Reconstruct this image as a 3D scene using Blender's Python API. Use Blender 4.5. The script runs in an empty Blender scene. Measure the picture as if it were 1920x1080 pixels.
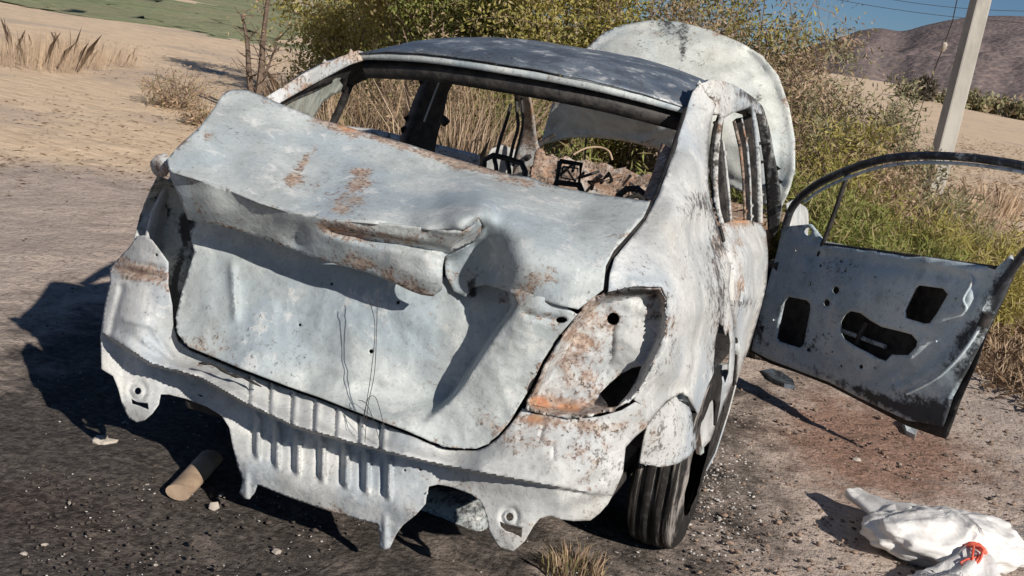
import bpy, bmesh, math, random
import numpy as np
from mathutils import Vector, Matrix, noise
from mathutils.geometry import delaunay_2d_cdt
random.seed(7); RNG = np.random.default_rng(7)
sc = bpy.context.scene
COL = sc.collection

# ---------------------------------------------------------------- camera
CAM = np.array([1.2362, -2.4485, 1.3977]); YAW, PIT, ROL, F = -0.319805, 0.203284, 0.161399, 2057.8
def _rot():
    f = np.array([math.sin(YAW)*math.cos(PIT), math.cos(YAW)*math.cos(PIT), -math.sin(PIT)])
    r = np.array([math.cos(YAW), -math.sin(YAW), 0.0]); u = np.cross(r, f)
    c, s = math.cos(ROL), math.sin(ROL)
    return np.array([c*r+s*u, -s*r+c*u, f])
ROT = _rot()
cam = bpy.data.cameras.new('camera'); cam_o = bpy.data.objects.new('camera', cam); COL.objects.link(cam_o)
cam.sensor_width = 36.0; cam.lens = F/1920*36.0; cam.clip_start = 0.05; cam.clip_end = 6000
M = Matrix([[ROT[0][i], ROT[1][i], -ROT[2][i], CAM[i]] for i in range(3)] + [[0, 0, 0, 1]])
cam_o.matrix_world = M
sc.camera = cam_o

# ---------------------------------------------------------------- light
SUN_AZ, SUN_EL = math.radians(-36), math.radians(28.5)      # azimuth from +X, counter-clockwise
sd = Vector((math.cos(SUN_AZ)*math.cos(SUN_EL), math.sin(SUN_AZ)*math.cos(SUN_EL), math.sin(SUN_EL)))
w = bpy.data.worlds.new('World'); sc.world = w; w.use_nodes = True
wn = w.node_tree.nodes; wl = w.node_tree.links
sky = wn.new('ShaderNodeTexSky'); sky.sky_type = 'NISHITA'; sky.sun_disc = False
sky.sun_elevation = SUN_EL; sky.sun_rotation = math.radians(90)-SUN_AZ
sky.altitude = 1200; sky.air_density = 1.0; sky.dust_density = 0.05; sky.ozone_density = 6.0
wl.new(sky.outputs[0], wn['Background'].inputs[0]); wn['Background'].inputs[1].default_value = 0.05
sun = bpy.data.lights.new('sun', 'SUN'); sun.energy = 5.0; sun.angle = math.radians(0.55); sun.color = (1.0, .925, .82)
sun_o = bpy.data.objects.new('sun', sun); COL.objects.link(sun_o)
sun_o.rotation_euler = (-sd).to_track_quat('-Z', 'Y').to_euler(); sun_o.location = (8, -6, 12)
sc.view_settings.view_transform = 'Standard'; sc.view_settings.look = 'None'
sc.view_settings.exposure = 0.10; sc.view_settings.gamma = 1.0; sc.view_settings.use_curve_mapping = False

# ---------------------------------------------------------------- geometry helpers
def ray(px, py):
    return ROT.T @ np.array([(px-960)/F, -(py-540)/F, 1.0])
def U(px, py, ax, val):                       # the point on the sight line at X, Y or Z = val
    d = ray(px, py); i = 'xyz'.index(ax); return CAM + d*((val-CAM[i])/d[i])
def at_dist(px, py, dist):                    # ground position at a horizontal distance
    d = ray(px, py); t = dist/math.hypot(d[0], d[1]); return CAM[0]+d[0]*t, CAM[1]+d[1]*t
def sstep(a, b, x):
    t = np.clip((x-a)/(b-a), 0, 1); return t*t*(3-2*t)
def gz(x, y):                                  # ground height
    d = math.hypot(x-.3, y-.8)
    k = float(sstep(1.0, 9.0, d))
    base = 0.033*max(0.0, y-.8) - 0.0129*x*k
    if d > 60: base *= 1.0
    return base
def nz(x, y, z, s=1.0, oct_=3):
    v = 0; a = 1
    for i in range(oct_):
        v += a*noise.noise(Vector((x*s, y*s, z*s))); s *= 2.1; a *= .5
    return v

def mesh_obj(name, verts, faces, mat, parent=None, smooth=True):
    me = bpy.data.meshes.new(name); me.from_pydata([tuple(map(float, v)) for v in verts], [], faces); me.update()
    if smooth: me.polygons.foreach_set('use_smooth', [True]*len(me.polygons))
    if mat: me.materials.append(mat)
    o = bpy.data.objects.new(name, me); COL.objects.link(o)
    if parent: o.parent = parent
    return o
def tag(o, label, cat, group=None):
    o['label'] = label; o['category'] = cat
    if group: o['group'] = group
    return o
def empty(name, loc=(0, 0, 0)):
    o = bpy.data.objects.new(name, None); COL.objects.link(o); o.location = loc; o.empty_display_size = .1
    return o
def catmull(P, n=4, closed=True):
    P = np.array(P, float); N = len(P); out = []
    for i in range(N if closed else N-1):
        p0 = P[(i-1) % N] if closed else P[max(i-1, 0)]; p1 = P[i]; p2 = P[(i+1) % N]
        p3 = P[(i+2) % N] if closed else P[min(i+2, N-1)]
        for k in range(n):
            t = k/n
            out.append(.5*((2*p1)+(-p0+p2)*t+(2*p0-5*p1+4*p2-p3)*t*t+(-p0+3*p1-3*p2+p3)*t**3))
    if not closed: out.append(P[-1])
    return np.array(out)
def inpoly(pts, poly):
    x, y = pts[:, 0], pts[:, 1]; ins = np.zeros(len(pts), bool); j = len(poly)-1
    for i in range(len(poly)):
        xi, yi = poly[i]; xj, yj = poly[j]
        c = ((yi > y) != (yj > y)) & (x < (xj-xi)*(y-yi)/((yj-yi) if yj != yi else 1e-9)+xi)
        ins ^= c; j = i
    return ins
def seg_dist(pts, line, closed=False):
    L = np.array(line, float); d = np.full(len(pts), 1e9); n = len(L)
    for i in range(n if closed else n-1):
        a, b = L[i], L[(i+1) % n]; ab = b-a; t = np.clip(((pts-a)@ab)/max(ab@ab, 1e-9), 0, 1)
        d = np.minimum(d, np.hypot(*(pts-(a+t[:, None]*ab)).T))
    return d
def signed_line(pts, line):                    # signed distance to a polyline, positive on its right-hand side going along it
    L = np.array(line, float); best = np.full(len(pts), 1e9); sg = np.zeros(len(pts))
    for i in range(len(L)-1):
        a, b = L[i], L[i+1]; ab = b-a; t = np.clip(((pts-a)@ab)/max(ab@ab, 1e-9), 0, 1)
        q = pts-(a+t[:, None]*ab); d = np.hypot(*q.T)
        c = ab[0]*q[:, 1]-ab[1]*q[:, 0]
        m = d < best; best[m] = d[m]; sg[m] = np.sign(c[m])
    return best*sg
class TPS:
    def __init__(s, P, v, reg=1e-4):
        s.P = np.array(P, float)/300; n = len(P); K = s.k(s.P, s.P)+np.eye(n)*reg
        A = np.zeros((n+3, n+3)); A[:n, :n] = K; A[:n, n] = 1; A[:n, n+1:] = s.P; A[n:, :n] = A[:n, n:].T
        s.w = np.linalg.solve(A, np.concatenate([v, [0, 0, 0]]))
    def k(s, a, b):
        r2 = ((a[:, None]-b[None])**2).sum(2); return np.where(r2 > 0, r2*np.log(r2+1e-12), 0)
    def __call__(s, Q):
        Q = np.array(Q, float)/300; n = len(s.P)
        return s.k(Q, s.P)@s.w[:n]+s.w[n]+Q@s.w[n+1:]
def circ(cx, cy, r, n=10, ry=None, a0=0):
    return [(cx+r*math.cos(a0+2*math.pi*i/n), cy+(ry or r)*math.sin(a0+2*math.pi*i/n)) for i in range(n)]

def set_wear_shade(me, wear_shade):
    a = me.attributes.new('wear_shade', 'FLOAT_COLOR', 'POINT')
    a.data.foreach_set('color', np.asarray(wear_shade, np.float32).ravel())
def wear_shade_at(px, base, spots):
    W = np.tile(np.array(list(base)+[1.0]), (len(px), 1)).astype(float)
    for s in spots:
        x, y, rx, ry = s[:4]; ang = math.radians(s[5]) if len(s) > 5 else 0
        dx, dy = px[:, 0]-x, px[:, 1]-y
        u = dx*math.cos(ang)+dy*math.sin(ang); v = -dx*math.sin(ang)+dy*math.cos(ang)
        g = np.exp(-((u/rx)**2+(v/ry)**2))
        for i in range(3): W[:, i] += g*s[4][i]
    return np.clip(W, 0, 1)

# a sheet-metal panel: an outline, its depth control points and its cut-outs, given as sight lines of known car
# coordinates, become a real curved sheet in car space
def panel(name, outline, ctrl, mat, parent, axis='y', holes=(), step=9, disp=None, base=(0, 0, 0), spots=(),
          smooth=0, thick=.004, pts=(), edge=(.30, .22)):
    out = np.array(outline, float)
    if smooth: out = catmull(out, smooth)
    dens = []
    for i in range(len(out)):
        a, b = out[i], out[(i+1) % len(out)]; k = max(1, int(np.hypot(*(b-a))/step))
        for j in range(k): dens.append(a+(b-a)*j/k)
    out = np.array(dens)
    P = [c[:2] for c in ctrl]; V = []
    for c in ctrl:
        ax, v = (c[2], c[3]) if len(c) == 4 else (axis, c[2])
        d = ray(c[0], c[1]); i = 'xyz'.index(ax); V.append((v-CAM[i])/d[i])
    tps = TPS(P, np.array(V))
    x0, y0 = out.min(0); x1, y1 = out.max(0)
    g = []; row = 0; y = y0
    while y < y1:
        for x in np.arange(x0+(row % 2)*step/2, x1, step): g.append((x+random.uniform(-.12, .12)*step, y+random.uniform(-.12, .12)*step))
        y += step*.87; row += 1
    g = np.array(g+list(pts)); ok = inpoly(g, out) & (seg_dist(g, out, True) > step*.45)
    allv = [tuple(p) for p in out]; edges = [(i, (i+1) % len(out)) for i in range(len(out))]
    hl = []
    for h in holes:
        h = np.array(h, float); ok &= ~inpoly(g, h) & (seg_dist(g, h, True) > step*.3)
        n0 = len(allv); allv += [tuple(p) for p in h]; edges += [(n0+i, n0+(i+1) % len(h)) for i in range(len(h))]; hl.append(h)
    allv += [tuple(p) for p in g[ok]]
    r = delaunay_2d_cdt([Vector(p) for p in allv], edges, [], 0, 1e-4)
    V2 = np.array([(v.x, v.y) for v in r[0]]); T = np.array([f for f in r[2] if len(f) == 3])
    c = V2[T].mean(1); keep = inpoly(c, out)
    for h in hl: keep &= ~inpoly(c, h)
    T = T[keep]
    t = tps(V2)
    if disp is not None: t = t+disp(V2)
    D = (np.stack([(V2[:, 0]-960)/F, -(V2[:, 1]-540)/F, np.ones(len(V2))], 1))@ROT
    X = CAM+D*t[:, None]
    used = np.unique(T); mp = -np.ones(len(V2), int); mp[used] = np.arange(len(used))
    # faces towards the camera
    tri = mp[T]; Xu = X[used]
    n = np.cross(Xu[tri[:, 1]]-Xu[tri[:, 0]], Xu[tri[:, 2]]-Xu[tri[:, 0]]); fl = ((CAM-Xu[tri[:, 0]])*n).sum(1) < 0
    tri[fl] = tri[fl][:, ::-1]
    o = mesh_obj(name, Xu, [tuple(map(int, q)) for q in tri], mat, parent)
    o.data.set_sharp_from_angle(angle=math.radians(44))
    rs = random.Random(len(out)*7+int(x0)); ext = max(x1-x0, y1-y0); auto = []
    if ext > 90:
        for _ in range(int(5+ext/70)):
            ra_ = rs.uniform(.04, .16)*min(ext, 600); kind = rs.random()
            amt = (rs.uniform(.15, .38), .04, .1) if kind < .4 else ((0, rs.uniform(.10, .26), .15) if kind < .75 else (-.1, rs.uniform(.05, .15), rs.uniform(.1, .35)))
            auto.append((rs.uniform(x0, x1), rs.uniform(y0, y1), ra_, ra_*rs.uniform(.25, .7), amt, rs.uniform(-30, 60)))
    Wr = wear_shade_at(V2[used], base, list(spots)+auto); e_ = seg_dist(V2[used], out, True)
    for h in hl: e_ = np.minimum(e_, seg_dist(V2[used], h, True)+1.5)
    br = np.array([.6+.9*noise.noise(Vector((p[0]/22, p[1]/22, 77.7))) for p in V2[used]])
    Wr[:, 0] += edge[0]*np.exp(-e_/9)*np.clip(br, 0, 1.4); Wr[:, 1] += edge[1]*np.exp(-e_/4.5)*np.clip(br, 0, 1.4)+.10*np.exp(-e_/26)*np.clip(br-.4, 0, 1); Wr[:, 2] += .22*np.exp(-e_/16)
    set_wear_shade(o.data, np.clip(Wr, 0, 1))
    if thick:
        m = o.modifiers.new('sheet', 'SOLIDIFY'); m.thickness = thick; m.offset = -1
    return o

def tube(name, pts, r, mat, parent=None, seg=8, base=(0, 0, 0), smooth_path=0, prof=None, radii=None):
    P = np.array(pts, float)
    if smooth_path: P = catmull(P, smooth_path, closed=False)
    n = len(P); R_ = np.interp(np.linspace(0, 1, n), np.linspace(0, 1, len(radii)), radii) if radii is not None else np.full(n, r)
    vs, fs = [], []; prev = None
    for i in range(n):
        t = P[min(i+1, n-1)]-P[max(i-1, 0)]; t /= np.linalg.norm(t)+1e-12
        if prev is None:
            a = np.array([0, 0, 1.0]) if abs(t[2]) < .9 else np.array([1.0, 0, 0])
        else: a = prev
        u = a-t*(a@t); u /= np.linalg.norm(u); v = np.cross(t, u); prev = u
        for k in range(seg):
            an = 2*math.pi*(k+.5)/seg; sx, sy = (prof if prof else (1, 1))
            vs.append(P[i]+R_[i]*(u*math.cos(an)*sx+v*math.sin(an)*sy))
    for i in range(n-1):
        for k in range(seg):
            fs.append((i*seg+k, i*seg+(k+1) % seg, (i+1)*seg+(k+1) % seg, (i+1)*seg+k))
    m0 = len(vs); vs += vs[:seg]+vs[(n-1)*seg:n*seg]; fs.append(tuple(range(m0, m0+seg))[::-1]); fs.append(tuple(range(m0+seg, m0+2*seg)))
    if name is None: return vs, fs
    o = mesh_obj(name, vs, fs, mat, parent, smooth=seg > 4)
    set_wear_shade(o.data, np.tile(list(base)+[1.0], (len(vs), 1)))
    return o
def join(parts):
    V, Fc = [], []
    for vs, fs in parts:
        n = len(V); V += list(vs); Fc += [tuple(i+n for i in f) for f in fs]
    return V, Fc
def box_vf(c, s, rz=0):
    vs = []; ca, sa = math.cos(rz), math.sin(rz)
    for x in (-1, 1):
        for y in (-1, 1):
            for z in (-1, 1):
                dx, dy = x*s[0]/2, y*s[1]/2
                vs.append((c[0]+dx*ca-dy*sa, c[1]+dx*sa+dy*ca, c[2]+z*s[2]/2))
    return vs, [(0, 1, 3, 2), (4, 6, 7, 5), (0, 4, 5, 1), (2, 3, 7, 6), (0, 2, 6, 4), (1, 5, 7, 3)]
def bevel(o, w_=.01, seg=2):
    m = o.modifiers.new('bevel', 'BEVEL'); m.width = w_; m.segments = seg; m.limit_method = 'ANGLE'; return o

# ---------------------------------------------------------------- materials
class NT:
    def __init__(s, name):
        s.m = bpy.data.materials.new(name); s.m.use_nodes = True; s.t = s.m.node_tree; s.n = s.t.nodes
        s.b = s.n['Principled BSDF']
    def new(s, ty, **kw):
        x = s.n.new('ShaderNode'+ty)
        for k, v in kw.items(): setattr(x, k, v)
        return x
    def set(s, sock, v):
        if isinstance(v, bpy.types.NodeSocket): s.t.links.new(v, sock)
        elif isinstance(v, (tuple, list)): sock.default_value = tuple(v)+((1,) if len(v) == 3 and sock.type == 'RGBA' else ())
        else: sock.default_value = v
    def coord(s, kind='Object'):
        return s.new('TexCoord').outputs[kind]
    def noise(s, scale, detail=5, rough=.55, co=None, dist=0, fac=True):
        x = s.new('TexNoise'); s.set(x.inputs['Scale'], scale); s.set(x.inputs['Detail'], detail); s.set(x.inputs['Roughness'], rough)
        s.set(x.inputs['Distortion'], dist)
        if co is not None: s.set(x.inputs['Vector'], co)
        return x.outputs['Fac' if fac else 'Color']
    def voro(s, scale, co=None, feature='F1', out='Distance', rand=1):
        x = s.new('TexVoronoi'); x.feature = feature; s.set(x.inputs['Scale'], scale); s.set(x.inputs['Randomness'], rand)
        if co is not None: s.set(x.inputs['Vector'], co)
        return x.outputs[out]
    def map(s, v, a, b, c=0, d=1, smooth=True):
        x = s.new('MapRange'); x.interpolation_type = 'SMOOTHSTEP' if smooth else 'LINEAR'
        for i, q in enumerate((v, a, b, c, d)): s.set(x.inputs[i], q)
        return x.outputs[0]
    def math(s, op, a, b=0, c=0):
        x = s.new('Math', operation=op); s.set(x.inputs[0], a); s.set(x.inputs[1], b); s.set(x.inputs[2], c); return x.outputs[0]
    def mix(s, f, a, b, bl='MIX'):
        x = s.new('Mix', data_type='RGBA', blend_type=bl); s.set(x.inputs[0], f); s.set(x.inputs[6], a); s.set(x.inputs[7], b); return x.outputs[2]
    def scale(s, v, sc_):
        x = s.new('Mapping'); s.set(x.inputs['Vector'], v); s.set(x.inputs['Scale'], sc_); return x.outputs[0]
    def sep(s, c):
        x = s.new('SeparateColor'); s.set(x.inputs[0], c); return x.outputs
    def attr(s, name):
        x = s.new('Attribute'); x.attribute_name = name; return x.outputs['Color']
    def bump(s, h, dist=.01, strength=1.0, normal=None):
        x = s.new('Bump'); s.set(x.inputs['Strength'], strength); s.set(x.inputs['Distance'], dist); s.set(x.inputs['Height'], h)
        if normal is not None: s.set(x.inputs['Normal'], normal)
        return x.outputs[0]
    def done(s, col, rough=.7, bump=None, metal=0, spec=.5, alpha=None):
        s.set(s.b.inputs['Base Color'], col); s.set(s.b.inputs['Roughness'], rough); s.set(s.b.inputs['Metallic'], metal)
        s.set(s.b.inputs['Specular IOR Level'], spec)
        if bump is not None: s.set(s.b.inputs['Normal'], bump)
        return s.m

def burnt_metal(name, light, dark, rough=.62, metal=.0, spec=.3, pits=1.0, mottle=.5, rust_bias=0.0, off=0.0):
    t = NT(name); W = t.sep(t.attr('wear_shade')); m_ = t.new('Mapping'); t.set(m_.inputs['Vector'], t.coord()); t.set(m_.inputs['Location'], (off, off*.7, -off)); co = m_.outputs[0]
    n0 = t.noise(1.9, 3, .58, co, .4); n1 = t.noise(5.5, 5, .66, co, .35); n2 = t.noise(24, 4, .66, co, .2); n4 = t.noise(11, 5, .74, co, .35); n3 = t.noise(85, 4, .72, co, .3)
    base = t.mix(t.map(n1, .36, .62), light, dark)
    # heat tints: blue-grey bare steel, tan film, chalk
    base = t.mix(t.math('MULTIPLY', t.map(n0, .50, .66), .75), base, tuple(d*k for d, k in zip(dark, (.88, .98, 1.10))))
    base = t.mix(t.math('MULTIPLY', t.map(n0, .47, .34), .35), base, tuple(l*k for l, k in zip(light, (1.0, .93, .83))))
    base = t.mix(t.math('MULTIPLY', t.map(n4, .53, .64), mottle), base, tuple(c*k for c, k in zip(dark, (.70, .71, .70))))
    base = t.mix(t.math('MULTIPLY', t.map(n4, .46, .36), .6), base, (.64, .65, .645))
    base = t.mix(t.math('MULTIPLY', t.map(n3, .50, .66), .34), base, tuple(c*.55 for c in dark))
    gr = t.math('MULTIPLY', t.math('SUBTRACT', n3, .5), 1.3)
    # rust
    r = t.math('ADD', W[0], rust_bias)
    rm = t.map(t.math('ADD', t.math('ADD', r, gr), t.math('MULTIPLY', t.math('SUBTRACT', n4, .5), 1.9)), .36, .72)
    rcol = t.mix(t.map(n2, .38, .62), (.33, .185, .115), (.50, .395, .31))
    rcol = t.mix(t.map(n3, .46, .62), rcol, (.15, .09, .065))
    rcol = t.mix(t.map(W[0], .88, 1.0), rcol, t.mix(t.map(n2, .4, .6), (.42, .15, .04), (.55, .30, .14)))
    base = t.mix(t.math('MULTIPLY', rm, .8), base, rcol)
    # soot, plus shade painted in at pockets, groove, door and muffler
    sm = t.map(t.math('ADD', t.math('ADD', W[1], t.math('MULTIPLY', gr, .6)), t.math('MULTIPLY', t.math('SUBTRACT', n2, .5), 1.3)), .32, .75)
    base = t.mix(t.math('MULTIPLY', sm, .93), base, (.022, .022, .026))
    # flaked spots
    fl = t.map(t.math('ADD', t.math('MULTIPLY', n3, .8), t.math('ADD', t.math('MULTIPLY', n2, .55), t.math('MULTIPLY', W[2], .22))), .895, .965)
    fl = t.math('MULTIPLY', fl, pits)
    base = t.mix(t.math('MULTIPLY', fl, .62), base, (.11, .095, .085))
    h = t.math('ADD', t.math('MULTIPLY', n2, .4), t.math('ADD', t.math('MULTIPLY', n3, .40), t.math('MULTIPLY', fl, -.4)))
    b = t.bump(h, .0065, .6)
    rg = t.math('ADD', rough, t.math('MULTIPLY', t.math('ADD', rm, t.map(n2, .4, .7)), .16))
    return t.done(base, rg, b, metal, spec)

def simple(name, col, rough=.7, col2=None, scale=8, bump=.0, metal=0, spec=.4, dist=0, bscale=None):
    t = NT(name); co = t.coord(); n = t.noise(scale, 6, .6, co, dist)
    c = t.mix(t.map(n, .38, .64), col, col2 or tuple(x*.6 for x in col))
    b = t.bump(t.noise(bscale or scale*3, 5, .6, co), bump, .8) if bump else None
    return t.done(c, rough, b, metal, spec)

MAT = {}
MAT['ash'] = burnt_metal('burnt_ash_metal', (.50, .54, .545), (.37, .405, .415), mottle=.28, off=3.1)
MAT['white'] = burnt_metal('burnt_white_metal', (.555, .565, .565), (.41, .425, .43), pits=1.0, mottle=.22, off=7.7)
MAT['roof'] = burnt_metal('burnt_roof_metal', (.21, .245, .29), (.10, .12, .15), rough=.42, metal=.2, spec=.5, mottle=.5)
MAT['doorin'] = burnt_metal('burnt_door_inner_metal', (.62, .70, .74), (.44, .52, .57), rough=.5, off=12.0)
MAT['hood'] = burnt_metal('burnt_hood_metal', (.60, .62, .59), (.46, .485, .465), mottle=.4, off=21.0)
MAT['rust'] = burnt_metal('rusted_metal', (.50, .42, .37), (.30, .22, .18), rust_bias=.35)
MAT['char'] = simple('charred_metal', (.018, .017, .018), .62, (.05, .045, .042), 24, .004)
MAT['tyre'] = None

def tyre_mat():
    t = NT('charred_tyre'); co = t.coord()
    s = t.scale(co, (34, 1.6, 1.6)); n = t.noise(1.6, 6, .62, s, .25); n2 = t.noise(30, 5, .6, co)
    c = t.mix(t.map(n, .54, .68), (.014, .013, .013), (.36, .33, .31))
    c = t.mix(t.map(n2, .5, .75), c, (.05, .045, .042))
    return t.done(c, .85, t.bump(t.math('ADD', n, t.math('MULTIPLY', n2, .5)), .01, .7), 0, .3)
MAT['tyre'] = tyre_mat()

def ground_mat():
    t = NT('dirt_ground'); co = t.coord(); W = t.sep(t.attr('soil'))      # R char, G straw, B red burnt earth
    n1 = t.noise(.7, 5, .62, co, .4); n2 = t.noise(5, 5, .66, co, .3); n3 = t.noise(40, 5, .7, co)
    dirt = t.mix(t.map(n2, .35, .66), (.53, .435, .375), (.38, .31, .265))
    dirt = t.mix(t.map(n1, .42, .64), dirt, (.45, .375, .325))
    dirt = t.mix(t.math('MULTIPLY', t.map(n3, .53, .68), .6), dirt, (.58, .50, .435))
    dirt = t.mix(t.math('MULTIPLY', t.map(n3, .46, .34), .7), dirt, (.15, .12, .10))
    red = t.mix(t.map(n3, .4, .62), (.22, .13, .095), (.36, .21, .155))
    mp = t.new('Mapping'); t.set(mp.inputs['Vector'], co); t.set(mp.inputs['Rotation'], (0, 0, -.32)); t.set(mp.inputs['Scale'], (.8, 3.4, 1)); sn = t.noise(3.2, 7, .74, mp.outputs[0], .4)
    st = t.mix(t.map(sn, .36, .60), (.60, .45, .315), (.78, .61, .435))
    st = t.mix(t.math('MULTIPLY', t.map(n1, .48, .66), .7), st, (.50, .40, .33))
    st = t.mix(t.math('MULTIPLY', t.map(sn, .58, .68), .7), st, (.76, .61, .45))
    dirt = t.mix(t.map(t.math('ADD', W[1], t.math('MULTIPLY', t.math('SUBTRACT', n1, .5), .9)), .35, .7), dirt, st)
    dirt = t.mix(t.math('MULTIPLY', t.map(t.math('ADD', W[2], t.math('MULTIPLY', t.math('SUBTRACT', n2, .5), 1.1)), .25, .85), .85), dirt, red)
    ch = t.mix(t.map(n3, .42, .62), (.03, .028, .027), (.09, .08, .074))
    ch = t.mix(t.math('MULTIPLY', t.map(n3, .62, .74), .3), ch, (.26, .24, .22))
    dirt = t.mix(t.math('MULTIPLY', t.map(t.math('ADD', W[0], t.math('ADD', t.math('MULTIPLY', t.math('SUBTRACT', n2, .5), 1.3), t.math('MULTIPLY', t.math('SUBTRACT', n1, .5), 1.2))), .30, .95), .92), dirt, ch)
    h = t.math('ADD', t.math('MULTIPLY', t.noise(7, 2, .6, co), 1.0), t.math('MULTIPLY', t.noise(45, 4, .7, co), .6))
    return t.done(dirt, .95, t.bump(h, .05, .6), 0, .12)
MAT['ground'] = ground_mat()

def leaf_mat(name, a, b, c=None, trans=.25, rough=.6):
    t = NT(name); o = t.new('ObjectInfo'); co = t.coord()
    at = t.attr('tint'); W = t.sep(at)
    col = t.mix(W[0], a, b)
    if c: col = t.mix(t.map(W[1], .55, .95), col, c)
    t.done(col, rough, None, 0, .25)
    tr = t.new('BsdfTranslucent'); t.set(tr.inputs[0], col)
    mx = t.new('MixShader'); t.set(mx.inputs[0], trans); t.t.links.new(t.b.outputs[0], mx.inputs[1]); t.t.links.new(tr.outputs[0], mx.inputs[2])
    t.t.links.new(mx.outputs[0], t.n['Material Output'].inputs[0])
    return t.m
MAT['leaf_green'] = leaf_mat('green_leaves', (.14, .175, .045), (.34, .36, .11), (.42, .34, .18), .38)
MAT['leaf_olive'] = leaf_mat('olive_leaves', (.27, .25, .065), (.52, .46, .15), (.50, .40, .22), .4)
MAT['leaf_dry'] = leaf_mat('dry_leaves', (.29, .20, .135), (.54, .39, .27), (.26, .24, .11), .25)
MAT['leaf_grey'] = leaf_mat('grey_green_leaves', (.18, .185, .10), (.36, .34, .20), (.40, .30, .21))
MAT['straw'] = leaf_mat('dry_straw', (.52, .39, .27), (.68, .53, .39), (.36, .27, .20), .25)
MAT['bark'] = simple('dry_bark', (.17, .125, .095), .9, (.09, .065, .05), 20, .004)
MAT['twig'] = simple('dry_twig', (.26, .19, .14), .9, (.15, .105, .08), 14)

# ---------------------------------------------------------------- ground, field, hills
def soil_at(x, y):
    d1 = math.hypot((x+.35)/1.35, (y-1.0)/2.3)                   # char under and around the wreck
    d3 = math.hypot((x-.2)/1.9, (y+.45)/.85)                     # charred apron behind it
    c = max(1.4-.70*d1, 1.4-.58*d3, .62*float(sstep(-1.0, -1.8, y))*float(sstep(-9, -6, y)), 0)  # unseen ground round the camera also darkened, added to cut light bounced onto the car
    c *= 1-.75*float(sstep(.95, 1.35, x))*float(sstep(-.6, .6, y))
    r = max(0, 1.0-math.hypot((x-1.35)/.85, (y-2.35)/1.3))*1.1 + max(0, 1-math.hypot((x+.75)/.45, (y+.18)/.36))*1.1+max(0, 1-math.hypot((x+.1)/.5, (y+.25)/.25))*.95
    r += .3*float(sstep(11, 20, y))*float(sstep(-4, 1, x))
    s = float(sstep(3.6, 7.0, math.hypot(x+.2, y-.8)+.5*nz(x, y, 3, .6)))
    s = max(s, float(sstep(1.6, 2.4, x+.35*(y-4)))*float(sstep(2.5, 4.5, y)))
    return min(c, 1), s, min(r, 1)
def build_ground():
    # graded rings: fine near the car, coarse to the hills
    xs = np.concatenate([-np.geomspace(900, 5, 42), np.arange(-4.9, 4.0, .055), np.geomspace(4.0, 900, 44)])
    ys = np.concatenate([-np.geomspace(60, 3.0, 12), np.arange(-2.95, 6.0, .055), np.geomspace(6.0, 1200, 60)])
    vs = []; soil = []
    for y in ys:
        for x in xs:
            z = gz(x, y)
            near = 1-float(sstep(8, 14, abs(x)+abs(y)))
            z += .022*nz(x, y, 0, 1.3)*min(1, .4+near)
            if near > 0 and abs(x) < 4.5 and -3 < y < 6:
                z += .010*nz(x, y, 5, 9, 2)*near
                for cx, cy in ((.75, .8), (-.75, .8)):
                    if math.hypot(x-cx, y-cy) < .3: z = min(z, .002)
            else: z += .10*nz(x, y, 1, .12)*float(sstep(8, 25, abs(x)+abs(y)))
            vs.append((x, y, z)); soil.append((*soil_at(x, y), 1))
    nx, ny = len(xs), len(ys)
    fs = [(j*nx+i, j*nx+i+1, (j+1)*nx+i+1, (j+1)*nx+i) for j in range(ny-1) for i in range(nx-1)]
    o = mesh_obj('ground', vs, fs, MAT['ground'])
    a = o.data.attributes.new('soil', 'FLOAT_COLOR', 'POINT'); a.data.foreach_set('color', np.array(soil, np.float32).ravel())
    o['kind'] = 'structure'; return o
build_ground()

def field_mat():
    t = NT('green_crop'); co = t.coord(); n = t.noise(.5, 6, .6, co); n2 = t.noise(3, 5, .6, co)
    c = t.mix(t.map(n, .35, .65), (.23, .265, .145), (.31, .325, .19)); c = t.mix(t.map(n2, .45, .7), c, (.17, .20, .10)); c = t.mix(t.math('MULTIPLY', t.map(t.noise(.16, 5, .6, co), .46, .62), .6), c, (.36, .31, .21))
    return t.done(c, .95, t.bump(n2, .3, .6), 0, .1)
def green_field():
    # a strip of crop behind the bare ground, top left
    A = [at_dist(60, -60, 27), at_dist(200, 14, 27), at_dist(420, 55, 26), at_dist(640, 92, 24.5)]
    B = [at_dist(-500, -160, 140), at_dist(200, -90, 150), at_dist(420, -60, 150), at_dist(800, -20, 150)]
    vs, fs = [], []; n = 40
    A = catmull(np.array(A), 12, False); B = catmull(np.array(B), 12, False)
    for k in range(n+1):
        f = (k/n)**2
        for a, b in zip(A, B):
            p = a*(1-f)+b*f; p = p+np.array([nz(p[0], p[1], 3, .9), nz(p[0], p[1], 8, .9)])*.9*(1-f); vs.append((p[0], p[1], gz(*p)+.03+.03*nz(p[0], p[1], 2, .8)))
    m = len(A)
    for k in range(n):
        for i in range(m-1): fs.append((k*m+i, k*m+i+1, (k+1)*m+i+1, (k+1)*m+i))
    o = mesh_obj('crop_field', vs, fs, field_mat()); o['kind'] = 'structure'
green_field()

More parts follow.
